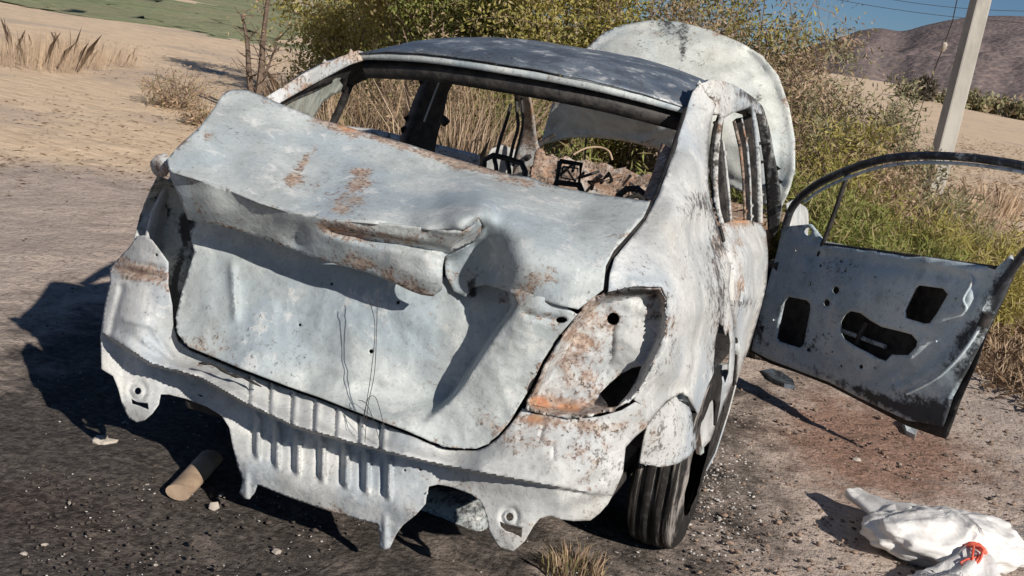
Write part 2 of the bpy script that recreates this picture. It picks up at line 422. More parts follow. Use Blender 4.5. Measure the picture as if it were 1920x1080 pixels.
def hill_mat():
    t = NT('dry_forest_hill'); co = t.coord()
    n = t.noise(.018, 8, .65, co, .4); n2 = t.noise(.12, 8, .75, co); v = t.voro(.30, co)
    c = t.mix(t.map(n, .38, .62), (.25, .195, .185), (.19, .155, .155)); c = t.mix(t.map(n2, .46, .68), c, (.31, .24, .22))
    c = t.mix(t.map(v, .25, .75), t.mix(.6, c, (.13, .115, .115)), c)
    return t.done(c, 1.0, t.bump(t.math('ADD', n2, t.math('MULTIPLY', v, -.6)), 5, .35), 0, .05)
def build_hills():
    ridge = [(900, 150), (1150, 150), (1400, 118), (1500, 92), (1570, 72), (1610, 58), (1650, 53), (1692, 58), (1740, 46), (1790, 36), (1850, 30), (1925, 31), (2010, 40), (2100, 62), (2250, 60), (2500, 130)]
    R_ = catmull(np.array(ridge, float), 10, False); vs, fs = [], []; n = 36; m = len(R_)
    for k in range(n+1):
        f = k/n
        for (px, py) in R_:
            d = ray(px, py); h = math.hypot(d[0], d[1]); dist = 430+f*520
            x, y = CAM[0]+d[0]/h*dist, CAM[1]+d[1]/h*dist
            top = CAM[2]+d[2]/h*950; zb = gz(CAM[0]+d[0]/h*430, CAM[1]+d[1]/h*430)-4
            prof = f**1.25
            z = zb+(top-zb)*prof + (nz(x, y, 0, .012)*16+nz(x, y, 4, .05)*3)*math.sin(math.pi*min(f, 1))*.9
            vs.append((x, y, z))
    for k in range(n):
        for i in range(m-1): fs.append((k*m+i, k*m+i+1, (k+1)*m+i+1, (k+1)*m+i))
    # back slope so that the hill is closed
    n0 = len(vs)
    for i in range(m):
        v = vs[n*m+i]; vs.append((v[0]*1.25, v[1]*1.25, v[2]*.2))
    for i in range(m-1): fs.append((n*m+i, n*m+i+1, n0+i+1, n0+i))
    o = mesh_obj('hill', vs, fs, hill_mat()); o['kind'] = 'structure'
build_hills()
# ================================================================ the burnt car (car space = scene space)
car = empty('burnt_car'); tag(car, 'burnt-out white sedan with crumpled boot, open bonnet and open front door', 'car')
LIP = [(312, 300), (321, 322), (375, 338), (430, 357), (486, 380), (538, 396), (616, 411), (652, 414), (700, 418), (751, 423), (796, 429), (840, 435), (868, 434), (888, 424), (898, 407)]
GAPR = [(1220, 377), (1207, 405), (1177, 439), (1151, 468), (1136, 498), (1131, 543)]

def d_deck(P):
    x, y = P.T; d = np.zeros(len(P))
    for cx, cy, r, a in ((655, 283, 22, .006), (560, 300, 30, .008), (455, 250, 45, -.008), (400, 270, 30, .008), (520, 330, 35, .006), (700, 390, 50, -.012), (800, 395, 55, -.014), (860, 392, 30, -.016),
                         (760, 350, 60, .012), (1000, 380, 40, .008), (940, 372, 22, -.008), (620, 345, 45, .006), (470, 190, 30, -.012), (1090, 440, 60, .005), (870, 340, 60, .006)):
        d += a*np.exp(-((x-cx)**2+(y-cy)**2)/r**2)
    d += .0035*np.sin(x/23.0+y/41.0)*np.exp(-((x-430)/110)**2)
    # pressed ring and handle-like dents
    r = np.hypot((x-678)/24, (y-325)/12); d += -.007*np.exp(-((r-1)/.35)**2)
    # soft sheet waviness
    d += np.array([.009*abs(noise.noise(Vector((a/95, b/60, 31.3))))+.002*noise.noise(Vector((a/70, b/50, 1.3)))+.0016*noise.noise(Vector((a/24, b/20, 4.3))) for a, b in P])
    return d
panel('trunk_lid', [(336, 272), (375, 237), (403, 200), (414, 181), (425, 171), (441, 167), (464, 169), (486, 177), (523, 193), (590, 220), (653, 238), (708, 254), (762, 269), (825, 289), (899, 311), (955, 326), (992, 332), (1040, 348), (1103, 361), (1158, 369)]
      + GAPR + [(1084, 580), (1047, 572), (999, 561), (966, 552), (936, 541), (907, 533), (884, 540), (872, 556), (850, 545), (836, 515), (834, 478), (862, 466), (884, 455), (899, 440), (905, 424)] + LIP[::-1],
      [(437, 170, .42), (414, 190, .36), (500, 185, .46), (590, 220, .49), (760, 272, .50), (900, 311, .51), (960, 328, .51), (1100, 360, .51), (1220, 377, .50), (336, 272, .07), (312, 300, .02), (375, 237, .18), (430, 357, -.005),
       (538, 396, -.02), (616, 411, -.03), (700, 418, -.03), (800, 429, -.03), (868, 434, -.02), (898, 407, .0), (450, 270, .2), (560, 300, .25), (700, 340, .24), (820, 370, .22), (640, 370, .10), (480, 330, .08), (760, 395, .08), (880, 380, .13),
       (940, 380, .22), (1050, 410, .28), (1140, 410, .33), (960, 410, .13), (1020, 440, .11), (1100, 450, .17), (1207, 405, .36), (1177, 439, .23), (1151, 468, .15), (1136, 498, .095), (1131, 543, .07), (1040, 480, .045), (1040, 530, .03), (1047, 572, .025), (1084, 580, .035), (999, 561, .03), (966, 552, .045),
       (948, 470, .055), (950, 510, .045), (935, 455, .10), (920, 440, .12), (905, 470, .15), (925, 500, .12), (880, 500, .165), (850, 500, .165), (907, 531, .11), (872, 552, .14), (936, 540, .07), (905, 424, .10), (884, 455, .14), (840, 485, .15)],
      MAT['ash'], car, step=6, disp=d_deck, base=(.02, 0, .05),
      spots=[(553, 330, 17, 26, (.7, .14, .1), 25), (572, 300, 8, 18, (.7, .14, 0), 25), (590, 280, 7, 12, (.6, 0, 0), 30), (678, 345, 28, 28, (.66, 0, .1)), (680, 321, 26, 5, (.7, .2, 0)), (655, 283, 14, 9, (.0, .22, .0)), (455, 310, 12, 9, (0, .2, 0)), (578, 365, 14, 10, (.05, .22, 0)), (720, 385, 22, 14, (.05, .2, 0)), (640, 395, 30, 12, (.45, 0, 0)),
             (700, 256, 150, 9, (.62, 0, 0), 17), (880, 312, 110, 8, (.68, 0, 0), 15), (640, 245, 40, 16, (.5, 0, 0), 15), (980, 345, 60, 12, (.3, .0, .1), 10), (870, 445, 30, 14, (.3, .25, 0)), (885, 535, 12, 14, (.1, .9, 0)), (850, 520, 20, 20, (.25, 0, .1)), (430, 250, 50, 40, (0, .05, .55), 0), (610, 370, 40, 20, (.35, 0, 0)), (540, 340, 20, 12, (.4, .1, 0))])

# spoiler face below the lip, with the groove pressed into its right half
def d_spoil(P):
    x, y = P.T
    g = signed_line(P, [(600, 428), (700, 450), (780, 462), (834, 474)])
    d = .035*np.exp(-(g/9.0)**2)*sstep(585, 650, x)
    d += .02*np.exp(-((x-560)/20)**2-((y-440)/30)**2)+np.array([.007*noise.noise(Vector((a/40, b/26, 7.3))) for a, b in P])
    return d
panel('spoiler_face', [(313, 303)]+[(a, b-.5) for a, b in LIP[1:14]]+[(897, 409), (903, 421), (901, 440), (886, 456), (862, 466), (834, 480), (830, 500), (829, 543), (812, 556), (790, 553), (770, 546), (733, 528), (690, 511), (640, 498), (578, 480), (504, 451), (445, 432), (395, 420), (352, 412), (336, 370), (320, 335)],
      [(313, 303, .02), (375, 340, -.003), (430, 359, -.003), (538, 398, -.018), (616, 413, -.028), (700, 420, -.028), (800, 431, -.028), (868, 436, -.018), (352, 412, .085), (445, 432, .065), (578, 480, .055), (690, 511, .04), (770, 546, .035), (812, 556, .04), (829, 520, .02), (830, 490, .015), (860, 455, .03), (898, 409, .004), (903, 421, .06), (886, 456, .11), (500, 415, .028), (640, 455, .0), (740, 480, -.008), (336, 370, .04), (400, 385, .015)],
      MAT['ash'], car, step=5, disp=d_spoil, base=(.16, 0, .0),
      spots=[(620, 432, 40, 12, (.55, .15, 0), 15), (700, 440, 90, 9, (.5, .35, 0), 10), (700, 500, 90, 20, (.42, 0, 0), 15), (780, 545, 50, 14, (.4, .1, 0), 15), (400, 370, 70, 25, (0, .12, 0), 20), (560, 445, 50, 18, (.1, .2, 0), 15)])  # rust spots; the dark streak along the groove is its shade painted in

# lower face of the boot lid, with the number plate recess
CREASE = [(960, 556), (966, 572), (905, 660), (870, 716), (846, 748), (800, 790)]
LID_BOT = [(330, 591), (332, 624), (353, 650), (393, 666), (453, 691), (541, 724), (608, 747), (688, 778), (762, 807), (807, 827), (844, 839), (892, 841), (910, 834), (933, 817), (955, 791), (973, 761), (996, 724), (1018, 676), (1047, 631), (1082, 590)]
def d_lower(P):
    x, y = P.T
    s = signed_line(P, CREASE)                          # right of the line going down = left of the picture
    k = sstep(-2, 8, s)*np.exp(-np.clip(s, 0, None)/230.0)
    k *= 1-sstep(735, 800, y)
    d = .10*k-.012*sstep(2, -6, s)*sstep(-90, -40, s)*(1-sstep(720, 800, y))
    # vertical fold at the left, dents
    d += -.016*np.exp(-((x-438-(y-540)*.06)/7.0)**2)*sstep(480, 510, y)*(1-sstep(585, 612, y))
    d += .010*np.exp(-((x-462)/22)**2-((y-560)/45)**2) + .007*np.exp(-((x-410)/22)**2-((y-545)/50)**2)
    r = np.hypot((x-610)/75, (y-575)/20); d += .004*np.exp(-((r-1)/.25)**2)
    d += -.008*np.exp(-((y-(655+(x-500)*.26))/14)**2)*sstep(420, 480, x)*(1-sstep(760, 850, x))
    d += -.018*np.exp(-((x-775)/45)**2-((y-590)/28)**2) + .01*np.exp(-((x-880)/30)**2-((y-590)/16)**2) + .007*np.exp(-((x-700)/60)**2-((y-720)/20)**2)
    # ledge above the plate recess
    d += .014*np.exp(-((y-(592+(x-1000)*.2))/7)**2)*sstep(972, 990, x)*(1-sstep(1040, 1062, x))
    d += np.array([.010*abs(noise.noise(Vector((a/75, b/60, 22.3))))+.004*abs(noise.noise(Vector((a/30, b/34, 2.9))))+.0025*noise.noise(Vector((a/65, b/55, 2.3)))+.002*noise.noise(Vector((a/22, b/22, 9.3))) for a, b in P])
    return d
panel('trunk_lid_lower_face', [(352, 425), (364, 472), (341, 543)]+LID_BOT+[(1040, 562), (999, 552), (966, 540), (935, 525), (890, 510), (830, 520), (760, 515), (690, 485), (578, 452), (445, 408), (380, 395)],
      [(352, 425, .15), (364, 472, .145), (341, 543, .105), (330, 600, .075), (353, 650, .05), (453, 691, .005), (608, 747, -.012), (762, 807, -.005), (844, 839, .012), (892, 841, .022), (933, 817, .03), (996, 724, .05), (1047, 631, .05), (1082, 590, .05), (999, 560, .03), (966, 560, .04),
       (445, 410, .17), (690, 480, .15), (830, 515, .13), (890, 510, .14), (480, 470, .16), (600, 520, .135), (720, 560, .10), (820, 590, .085), (500, 600, .085), (650, 640, .06), (780, 690, .06), (600, 690, .052), (860, 780, .04), (930, 700, .04), (1000, 640, .04), (400, 580, .08), (420, 640, .065)],
      MAT['ash'], car, step=5, disp=d_lower, base=(.02, 0, .10),
      holes=[circ(562, 609, 3, 6), circ(746, 567, 4, 6), circ(696, 659, 4.5, 6), circ(1053, 600, 11, 8, 6, .3), circ(622, 532, 3, 6)],
      spots=[(440, 590, 60, 40, (0, 0, .25)), (520, 660, 100, 45, (0, .06, .55), 20), (800, 580, 40, 20, (.12, 0, .1)), (880, 545, 16, 16, (.1, .75, 0)), (355, 420, 14, 20, (0, .9, 0)), (560, 500, 60, 20, (0, .1, 0)), (760, 800, 140, 10, (.2, .2, .1), 22), (1000, 590, 40, 10, (.25, 0, .2)), (930, 800, 40, 20, (.2, 0, .3)), (1010, 700, 14, 60, (.35, .1, .2), 28), (720, 690, 60, 30, (.08, 0, .2))])

# rear body panel: shelf, step and ribbed lower skirt with tow brackets
STEP = [(200, 630), (227, 646), (282, 682), (375, 708), (460, 756), (553, 800), (660, 830), (760, 856), (825, 871), (936, 893), (1044, 913), (1110, 925), (1180, 930)]
RIB_U = [464, 503, 545, 588, 630, 674, 715]; RIB_L = [482, 519, 558, 605, 649, 688, 729]
def d_rear(P):
    x, y = P.T
    s = signed_line(P, STEP)                            # positive below the step
    dep = np.interp(x, [190, 230, 380, 470, 640, 760, 936, 1050, 1200], [.03, .10, .15, .14, .115, .085, .05, .025, 0])
    lip = np.interp(x, [190, 380, 640, 900, 1100], [.02, .035, .035, .024, 0])
    d = dep*sstep(-.5, 3, s)*(1-.6*sstep(26, 110, s)) - lip*np.exp(-((s+3)/13)**2)*(1-sstep(-.5, 3, s))
    for c in RIB_U:
        q = x-c-(y-770)*(-.06); top = (s < -2) & (s > -60)
        d += (.018*np.exp(-(q/2.2)**2) - .010*np.exp(-((q-9)/5)**2))*sstep(-62, -50, s)*(1-sstep(-4, 0, s))
    for c in RIB_L:
        q = x-c-(y-870)*(-.02); low = sstep(4, 16, s)*(1-sstep(70, 92, s))
        d += (-.026*np.exp(-((q-1)/5.5)**4)+.008*np.exp(-((q+11)/4)**2))*low
    # embossed triangle on the left corner, folds
    d += -.010*np.exp(-(signed_line(P, [(235, 600), (285, 610), (300, 640), (340, 690), (372, 700)])/6)**2)
    d += -.012*np.exp(-(signed_line(P, [(270, 640), (330, 690), (360, 705)])/5)**2)
    d += .018*np.exp(-((x-265)/40)**2-((y-515)/16)**2)+.008*np.sin((y-x*.25)/3.2)*np.exp(-((x-262)/45)**2-((y-512)/18)**2)+.014*np.exp(-(signed_line(P, [(228, 540), (205, 630)])/7)**2)
    d += .006*np.exp(-(signed_line(P, [(975, 825), (1010, 830), (1018, 800)])/3)**2)
    d += .006*np.exp(-(signed_line(P, [(1015, 830), (1038, 838), (1037, 858)])/3)**2)
    d += .006*np.sin(y/7+x/15)*np.exp(-((x-1105)/50)**2-((y-930)/40)**2)
    # pressed frame round the tow holes
    for cx, cy in ((258, 733), (955, 970)): d += .008*np.exp(-((np.hypot(x-cx, (y-cy)*.9)-15)/4.5)**2)
    for tx, ty in ((462, 925), (722, 1010)): d += -.012*np.exp(-((x-tx)/6)**2)*sstep(ty-60, ty-20, y)
    d += np.array([.0045*noise.noise(Vector((a/45, b/45, 12.3)))+.002*noise.noise(Vector((a/16, b/16, 19.3))) for a, b in P])
    return d
panel('rear_panel', [(256, 443), (270, 441), (284, 450), (315, 491), (315, 535), (323, 572), (325, 609), (334, 639), (356, 657), (393, 672), (453, 697), (541, 730), (608, 753), (688, 784), (762, 813), (807, 833), (844, 844), (892, 845), (912, 838), (935, 821), (957, 796), (980, 765), (1003, 776), (1029, 780), (1084, 785), (1125, 781), (1166, 770), (1192, 754), (1210, 762), (1214, 800),
                    (1190, 820), (1173, 839), (1168, 887), (1155, 917), (1140, 945), (1125, 962), (1107, 976), (1075, 977), (1047, 973), (1033, 967), (1012, 972), (1000, 987), (984, 1015), (962, 1034), (936, 1027), (918, 999), (912, 969), (903, 942), (884, 927), (847, 913), (821, 908), (804, 912), (800, 925), (797, 945), (780, 965), (755, 985), (742, 1003), (731, 1028), (721, 1031), (711, 1026), (713, 1005), (707, 983), (640, 965), (608, 956), (540, 932), (482, 908),
                    (476, 925), (468, 936), (458, 935), (449, 924), (455, 900), (446, 876), (436, 836), (430, 802), (416, 780), (386, 761), (349, 747), (316, 739), (301, 739), (297, 758), (284, 776), (271, 788), (256, 792), (241, 784), (229, 758), (222, 730), (212, 705), (190, 692), (188, 631), (196, 572), (207, 524), (205, 503), (220, 487), (243, 462)],
      [(256, 443, .12), (284, 455, .10), (206, 503, .14), (315, 491, .09), (323, 572, .08), (207, 524, .11), (196, 572, .10), (188, 640, .08), (190, 692, .05), (270, 560, .06), (260, 620, .03), (334, 645, .12), (393, 675, .105), (541, 733, .085), (688, 787, .06), (844, 846, .04), (892, 847, .03), (957, 796, .04), (980, 767, .06), (1084, 787, .06), (1166, 772, .09), (1210, 765, .14), (1214, 800, .16),
       (300, 700, .02), (230, 740, .03), (256, 790, .04), (420, 740, .0), (600, 800, -.015), (760, 840, -.015), (900, 870, -.01), (1000, 860, .005), (1080, 860, .03), (1130, 870, .07), (1168, 860, .13), (1155, 917, .12), (1125, 962, .09), (1050, 960, .03), (960, 1030, .005), (900, 930, -.005), (720, 1028, .01), (640, 962, .0), (462, 932, .01), (440, 850, .0), (1050, 900, .01), (960, 940, -.005)],
      MAT['white'], car, step=3.7, disp=d_rear, base=(.06, 0, .10),
      holes=[circ(258, 733, 7, 8), [(246, 747), (256, 753), (277, 756), (279, 768), (270, 765), (258, 760), (247, 757)], circ(955, 969, 8.5, 8), [(937, 977), (948, 983), (979, 989), (978, 1008), (962, 1000), (948, 996), (938, 987)], circ(759, 882, 2.5, 6), circ(788, 881, 2.5, 6), circ(293, 478, 3, 6)],
      spots=[(262, 512, 55, 20, (.8, .12, .5), 12), (265, 465, 10, 25, (-.2, 0, -.2), 15), (240, 480, 20, 30, (.2, 0, .1)), (290, 570, 25, 20, (.3, 0, .3)), (1040, 790, 90, 12, (.5, .2, .3), 5), (1000, 785, 22, 14, (.6, 0, 0)), (960, 830, 40, 40, (.25, 0, .4)), (1060, 850, 60, 50, (.2, .05, .6)), (1140, 860, 30, 50, (.25, .1, .7)), (1100, 940, 40, 50, (.32, 0, .3)), (1130, 800, 60, 14, (.35, .1, .3)), (720, 960, 30, 60, (.1, 0, .35)), (460, 900, 15, 40, (.15, 0, .3)), (960, 1010, 40, 30, (.25, 0, .3)), (600, 900, 140, 40, (0, 0, .15)), (700, 820, 120, 10, (.15, 0, .2)), (1030, 830, 14, 20, (.2, .3, 0)), (1190, 780, 20, 20, (.2, .15, .2)), (840, 905, 90, 8, (.3, .1, .2), 8)])

# hanging wire tangle on the lid
tube('hanging_wire', [U(690, 555, 'y', .03), U(703, 610, 'y', .0), U(697, 690, 'y', -.01), U(688, 750, 'y', -.02), U(680, 800, 'y', -.04)], .0009, MAT['char'], car, 5, smooth_path=4)
tube('hanging_wire', [U(708, 540, 'y', .03), U(706, 620, 'y', .0), U(702, 700, 'y', -.01), U(690, 760, 'y', -.025), U(684, 830, 'y', -.045)], .0009, MAT['char'], car, 5, smooth_path=4)
tube('hanging_wire', [U(680, 790, 'y', -.02), U(690, 748, 'y', -.035), U(704, 745, 'y', -.03), U(714, 775, 'y', -.025), U(720, 800, 'y', -.03)], .0009, MAT['char'], car, 5, smooth_path=4)
tube('hanging_wire', [U(672, 750, 'y', -.02), U(690, 762, 'y', -.035), U(712, 830, 'y', -.03), U(704, 850, 'y', -.03)], .0009, MAT['char'], car, 5, smooth_path=4)
tube('melted_seal', [U(373, 681, 'y', .0), U(400, 684, 'y', .005), U(432, 702, 'y', .0), U(455, 708, 'y', .005), U(490, 725, 'y', .01)], .004, MAT['char'], car, 6, smooth_path=6, radii=[.002, .005, .002, .006, .003, .006, .002, .004, .0015])

# left lamp pocket and corner; lid shade and dark crevices painted into the pocket's colour
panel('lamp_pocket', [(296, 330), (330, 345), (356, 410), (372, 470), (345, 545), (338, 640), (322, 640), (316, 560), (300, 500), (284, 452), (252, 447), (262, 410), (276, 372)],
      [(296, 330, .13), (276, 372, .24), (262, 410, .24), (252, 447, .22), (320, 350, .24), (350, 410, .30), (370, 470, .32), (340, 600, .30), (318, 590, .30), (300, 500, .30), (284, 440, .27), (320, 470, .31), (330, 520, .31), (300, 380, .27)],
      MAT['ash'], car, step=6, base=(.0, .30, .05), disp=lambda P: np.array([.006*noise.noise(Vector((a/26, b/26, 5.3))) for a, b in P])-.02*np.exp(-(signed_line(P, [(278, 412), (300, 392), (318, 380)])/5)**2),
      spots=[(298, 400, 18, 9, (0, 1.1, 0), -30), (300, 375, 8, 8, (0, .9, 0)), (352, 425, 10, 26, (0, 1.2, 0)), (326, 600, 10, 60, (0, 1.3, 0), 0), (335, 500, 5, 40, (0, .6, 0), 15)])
panel('corner_tab', [(281, 304), (292, 291), (313, 286), (318, 300), (314, 322), (307, 332), (292, 330), (284, 320)], [(281, 304, .06), (313, 286, .07), (307, 332, .06), (284, 320, .08), (300, 305, .045)], MAT['white'], car, step=5, base=(.3, .0, .3), thick=.01)

# right tail-lamp pocket
POCK = [(1107, 561), (1132, 550), (1188, 538), (1240, 539), (1250, 560), (1253, 600), (1250, 632), (1232, 668), (1210, 720), (1188, 747), (1151, 769), (1084, 784), (1029, 780), (984, 768), (996, 738), (1020, 690), (1070, 607)]
def d_pock(P):
    x, y = P.T; e = seg_dist(P, POCK, True)
    d = .085*sstep(0, 20, e) - .012*np.exp(-((e-4)/3.0)**2)
    d += .03*np.exp(-((x-1165)/45)**2-((y-715)/40)**2) - .012*np.exp(-((x-1180)/20)**2-((y-650)/30)**2)
    d += .012*np.exp(-(signed_line(P, [(1150, 600), (1146, 670), (1135, 700)])/5)**2)
    return d+np.array([.009*noise.noise(Vector((a/26, b/26, 15.3)))+.004*noise.noise(Vector((a/10, b/10, 3.3))) for a, b in P])
panel('tail_lamp_pocket', POCK, [(1107, 561, .07), (1188, 538, .11), (1240, 539, .17), (1253, 600, .18), (1232, 668, .15), (1188, 747, .11), (1084, 784, .05), (984, 768, .045), (1020, 690, .045), (1070, 607, .05), (1150, 650, .09), (1080, 720, .06)],
      MAT['white'], car, step=5, disp=d_pock, base=(.27, .14, .3), holes=[circ(1150, 598, 12, 12), [(1203, 686), (1196, 706), (1178, 738), (1158, 762), (1142, 764), (1124, 738), (1140, 722), (1160, 704), (1185, 690)]],
      spots=[(1090, 660, 40, 90, (.30, .08, .2), 30), (1008, 752, 20, 12, (1.0, 0, .1)), (1060, 765, 60, 14, (.6, .1, .4)), (1180, 660, 40, 40, (-.3, 0, -.2)), (1190, 550, 50, 9, (.3, .5, 0)), (1225, 560, 12, 40, (.2, .3, .3)), (1100, 720, 30, 30, (.3, .1, .4)), (1145, 660, 6, 40, (0, .3, 0)), (1160, 545, 60, 6, (.2, .5, 0), -8)], thick=.006)  # stains; the dark strips along the top edge paint in the lip's shadow
bk = box_vf((.66, .38, .66), (.20, .02, .45)); mesh_obj('inner_bulkhead', *bk, MAT['char'], car, False)

# right rear quarter panel with the C-pillar
def d_quart(P):
    x, y = P.T; d = np.zeros(len(P))
    d += .010*np.exp(-((signed_line(P, [(1250, 560), (1262, 640), (1240, 700), (1205, 760)])-10)/7)**2)*0
    d += -.010*np.exp(-(signed_line(P, [(1188, 532), (1245, 534), (1268, 560), (1275, 600)])/8)**2)
    d += .006*np.exp(-((x-1340)/14)**2-((y-360)/80)**2)
    d += .008*np.exp(-(signed_line(P, [(1330, 480), (1342, 560), (1335, 640), (1322, 720)])/8)**2)
    a = signed_line(P, [(1210, 790), (1250, 748), (1276, 733), (1296, 742), (1312, 775), (1320, 842)])
    d += -.012*np.exp(-(a/6)**2)
    return d+np.array([.006*noise.noise(Vector((q/34, b/50, 25.3)))+.003*noise.noise(Vector((q/12, b/16, 13.3))) for q, b in P])
QR = [(1292, 193), (1300, 172), (1313, 157), (1335, 150), (1352, 158), (1350, 180), (1343, 197), (1337, 213), (1330, 247), (1327, 287), (1328, 337), (1333, 373), (1347, 430), (1360, 470), (1371, 500), (1367, 540), (1369, 570), (1374, 600), (1379, 640), (1377, 682), (1373, 721), (1357, 758), (1332, 826), (1317, 842), (1314, 814), (1307, 775), (1291, 744), (1276, 738), (1250, 752), (1214, 798), (1209, 762), (1190, 750)]
panel('quarter_panel', QR+[(1210, 721), (1232, 669), (1251, 632), (1254, 600), (1251, 560), (1241, 538), (1188, 536), (1141, 547), (1144, 513), (1153, 483), (1177, 454), (1210, 413), (1224, 385), (1236, 362), (1263, 287), (1284, 222)],
      [(1292, 193, 1.03), (1313, 157, 1.12), (1335, 150, 'x', .575), (1350, 165, 'x', .59), (1284, 222, .95), (1263, 287, .78), (1236, 362, .53), (1224, 385, .46), (1210, 413, .36), (1177, 454, .21), (1153, 483, .13), (1141, 545, .075), (1188, 536, .11), (1241, 538, .17), (1254, 600, .19), (1232, 669, .155), (1190, 750, .12), (1209, 762, .15), (1214, 798, .17),
       (1343, 197, 'x', .625), (1327, 287, 'x', .645), (1333, 373, 'x', .69), (1360, 470, 'x', .76), (1374, 600, 'x', .825), (1379, 640, 'x', .84), (1373, 721, 'x', .85), (1357, 758, 'x', .84), (1317, 842, 'x', .845), (1291, 744, 'x', .83), (1276, 738, .42), (1250, 752, .30), (1300, 300, 'y', .82), (1290, 400, 'y', .55), (1260, 440, .38), (1220, 480, .22), (1300, 500, 'y', .52), (1260, 520, .25), (1320, 580, 'x', .81), (1290, 640, .42), (1330, 700, 'x', .835), (1250, 700, .22), (1310, 430, 'x', .715)],
      MAT['white'], car, step=7, disp=d_quart, base=(.0, 0, .04), smooth=0,
      holes=[[(1349, 606), (1342, 636), (1338, 682), (1340, 735), (1346, 731), (1356, 706), (1360, 722), (1367, 700), (1370, 640), (1366, 618), (1361, 630), (1356, 612)]],
      spots=[(1312, 380, 30, 52, (.25, .52, 1.0), 60), (1342, 450, 15, 70, (.2, .48, .8)), (1352, 560, 9, 60, (.2, .42, .6)), (1300, 300, 10, 60, (0, .12, .1)), (1336, 690, 10, 50, (.2, .3, .4)), (1262, 590, 8, 50, (.25, .25, .5)), (1240, 690, 14, 40, (.25, .2, .6), 20), (1345, 470, 14, 60, (.25, .1, .7)), (1335, 560, 25, 60, (.1, .05, .7)), (1300, 480, 40, 40, (.0, 0, .5)), (1350, 640, 14, 80, (.15, .15, .5)), (1320, 165, 22, 16, (.35, .0, .2)), (1345, 200, 8, 30, (.3, .3, .2)), (1200, 600, 10, 10, (0, 0, 0)), (1260, 640, 14, 60, (.1, .1, .4)), (1250, 220, 20, 40, (-.1, 0, -.2)), (1270, 290, 20, 60, (-.1, 0, -.3)), (1215, 755, 14, 14, (.4, .2, .2)), (1290, 700, 40, 30, (0, 0, .3))])
mesh_obj('filler_cavity', *box_vf((.70, 1.15, .55), (.10, .4, .4)), MAT['char'], car, False)
tube('filler_bracket', [U(1338, 690, 'x', .80), U(1370, 685, 'x', .80)], .012, MAT['white'], car, 4)
# rubber channel left along the window and lid gap
tube('window_seal', [U(1288, 205, 'y', 1.02), U(1262, 285, 'y', .80), U(1236, 360, 'y', .56), U(1222, 388, 'y', .48), U(1205, 415, 'y', .38), U(1172, 452, 'y', .24), U(1148, 482, 'y', .16), U(1138, 512, 'y', .12), U(1135, 545, 'y', .10)], .011, MAT['char'], car, 6, smooth_path=5)
panel('window_frame_edge', [(1240, 268), (1258, 278), (1236, 350), (1222, 374), (1206, 369), (1225, 320)], [(1240, 268, .88), (1258, 278, .84), (1222, 374, .54), (1206, 369, .58), (1225, 320, .75)], MAT['rust'], car, step=6, base=(.4, 0, .3))

# wheel house liner and rear wheel
def d_liner(P):
    x, y = P.T
    return -.03*np.exp(-((x-1265)/40)**2-((y-800)/60)**2)+np.array([.005*noise.noise(Vector((a/20, b/20, 8.3))) for a, b in P])
panel('wheel_liner', [(1214, 798), (1235, 770), (1256, 750), (1276, 739), (1288, 750), (1297, 775), (1304, 815), (1306, 840), (1290, 858), (1270, 870), (1240, 876), (1200, 869), (1206, 830)],
      [(1214, 798, .25), (1276, 739, .47), (1304, 815, .58), (1306, 840, .58), (1270, 870, .44), (1240, 876, .36), (1200, 869, .27), (1256, 810, .36)], MAT['white'], car, step=6, disp=d_liner, base=(.06, .02, .45), spots=[(1235, 825, 25, 45, (.25, .22, .5)), (1300, 800, 6, 60, (.1, .5, .2))], thick=.005)
tube('wheel_arch_lip', [U(1276, 742, 'y', .44), U(1292, 750, 'x', .815), U(1305, 782, 'x', .82), U(1311, 820, 'x', .825), U(1312, 846, 'x', .825)], .014, MAT['ash'], car, 6, base=(.1, .35, .2), smooth_path=4)

def wheel(name, cx, cy, cz, R_, wd, sgn, flat=0.0):
    e = empty(name); e.parent = car
    prof = [(-.5, .62), (-.52, .78), (-.50, .90), (-.42, .975), (-.30, .995), (-.27, .965), (-.22, .965), (-.19, 1.0), (-.05, 1.0), (-.03, .965), (.03, .965), (.05, 1.0), (.19, 1.0), (.22, .965), (.27, .965), (.30, .995), (.42, .975), (.50, .90), (.52, .78), (.5, .62)]
    vs, fs = [], []; n = 56; m = len(prof)
    for i in range(n):
        a = 2*math.pi*i/n
        for (u, r) in prof:
            rr = R_*r*(1+.012*nz(math.cos(a)*3, math.sin(a)*3, u*2+cx, 1.0)); y = rr*math.cos(a); z = rr*math.sin(a)
            z = max(z, -cz+.0+.001*u)
            vs.append((cx+u*wd*(1+.05*nz(math.cos(a)*4, math.sin(a)*4, u)), cy+y, cz+z))
    for i in range(n):
        for k in range(m-1): fs.append((i*m+k, i*m+k+1, ((i+1) % n)*m+k+1, ((i+1) % n)*m+k))
    mesh_obj('tyre', vs, fs, MAT['tyre'], e)
    # pressed steel rim
    vs, fs = [], []; pr_ = [(-.48, .64), (-.46, .60), (-.1, .55), (.1, .54), (.2, .50), (.12, .30), (.22, .20), (.22, .0)]
    m = len(pr_); n = 40
    for i in range(n):
        a = 2*math.pi*i/n
        for (u, r) in pr_: vs.append((cx+sgn*u*wd, cy+R_*r*math.cos(a), cz+R_*r*math.sin(a)))
    for i in range(n):
        for k in range(m-1): fs.append((i*m+k, i*m+k+1, ((i+1) % n)*m+k+1, ((i+1) % n)*m+k))
    o = mesh_obj('rim', vs, fs, MAT['rust'], e); set_wear_shade(o.data, np.tile([.6, .3, .3, 1], (len(vs), 1)))
    return e
wheel('wheel', .768, .83, .297, .297, .150, 1); wheel('wheel', -.752, .83, .297, .297, .178, -1)
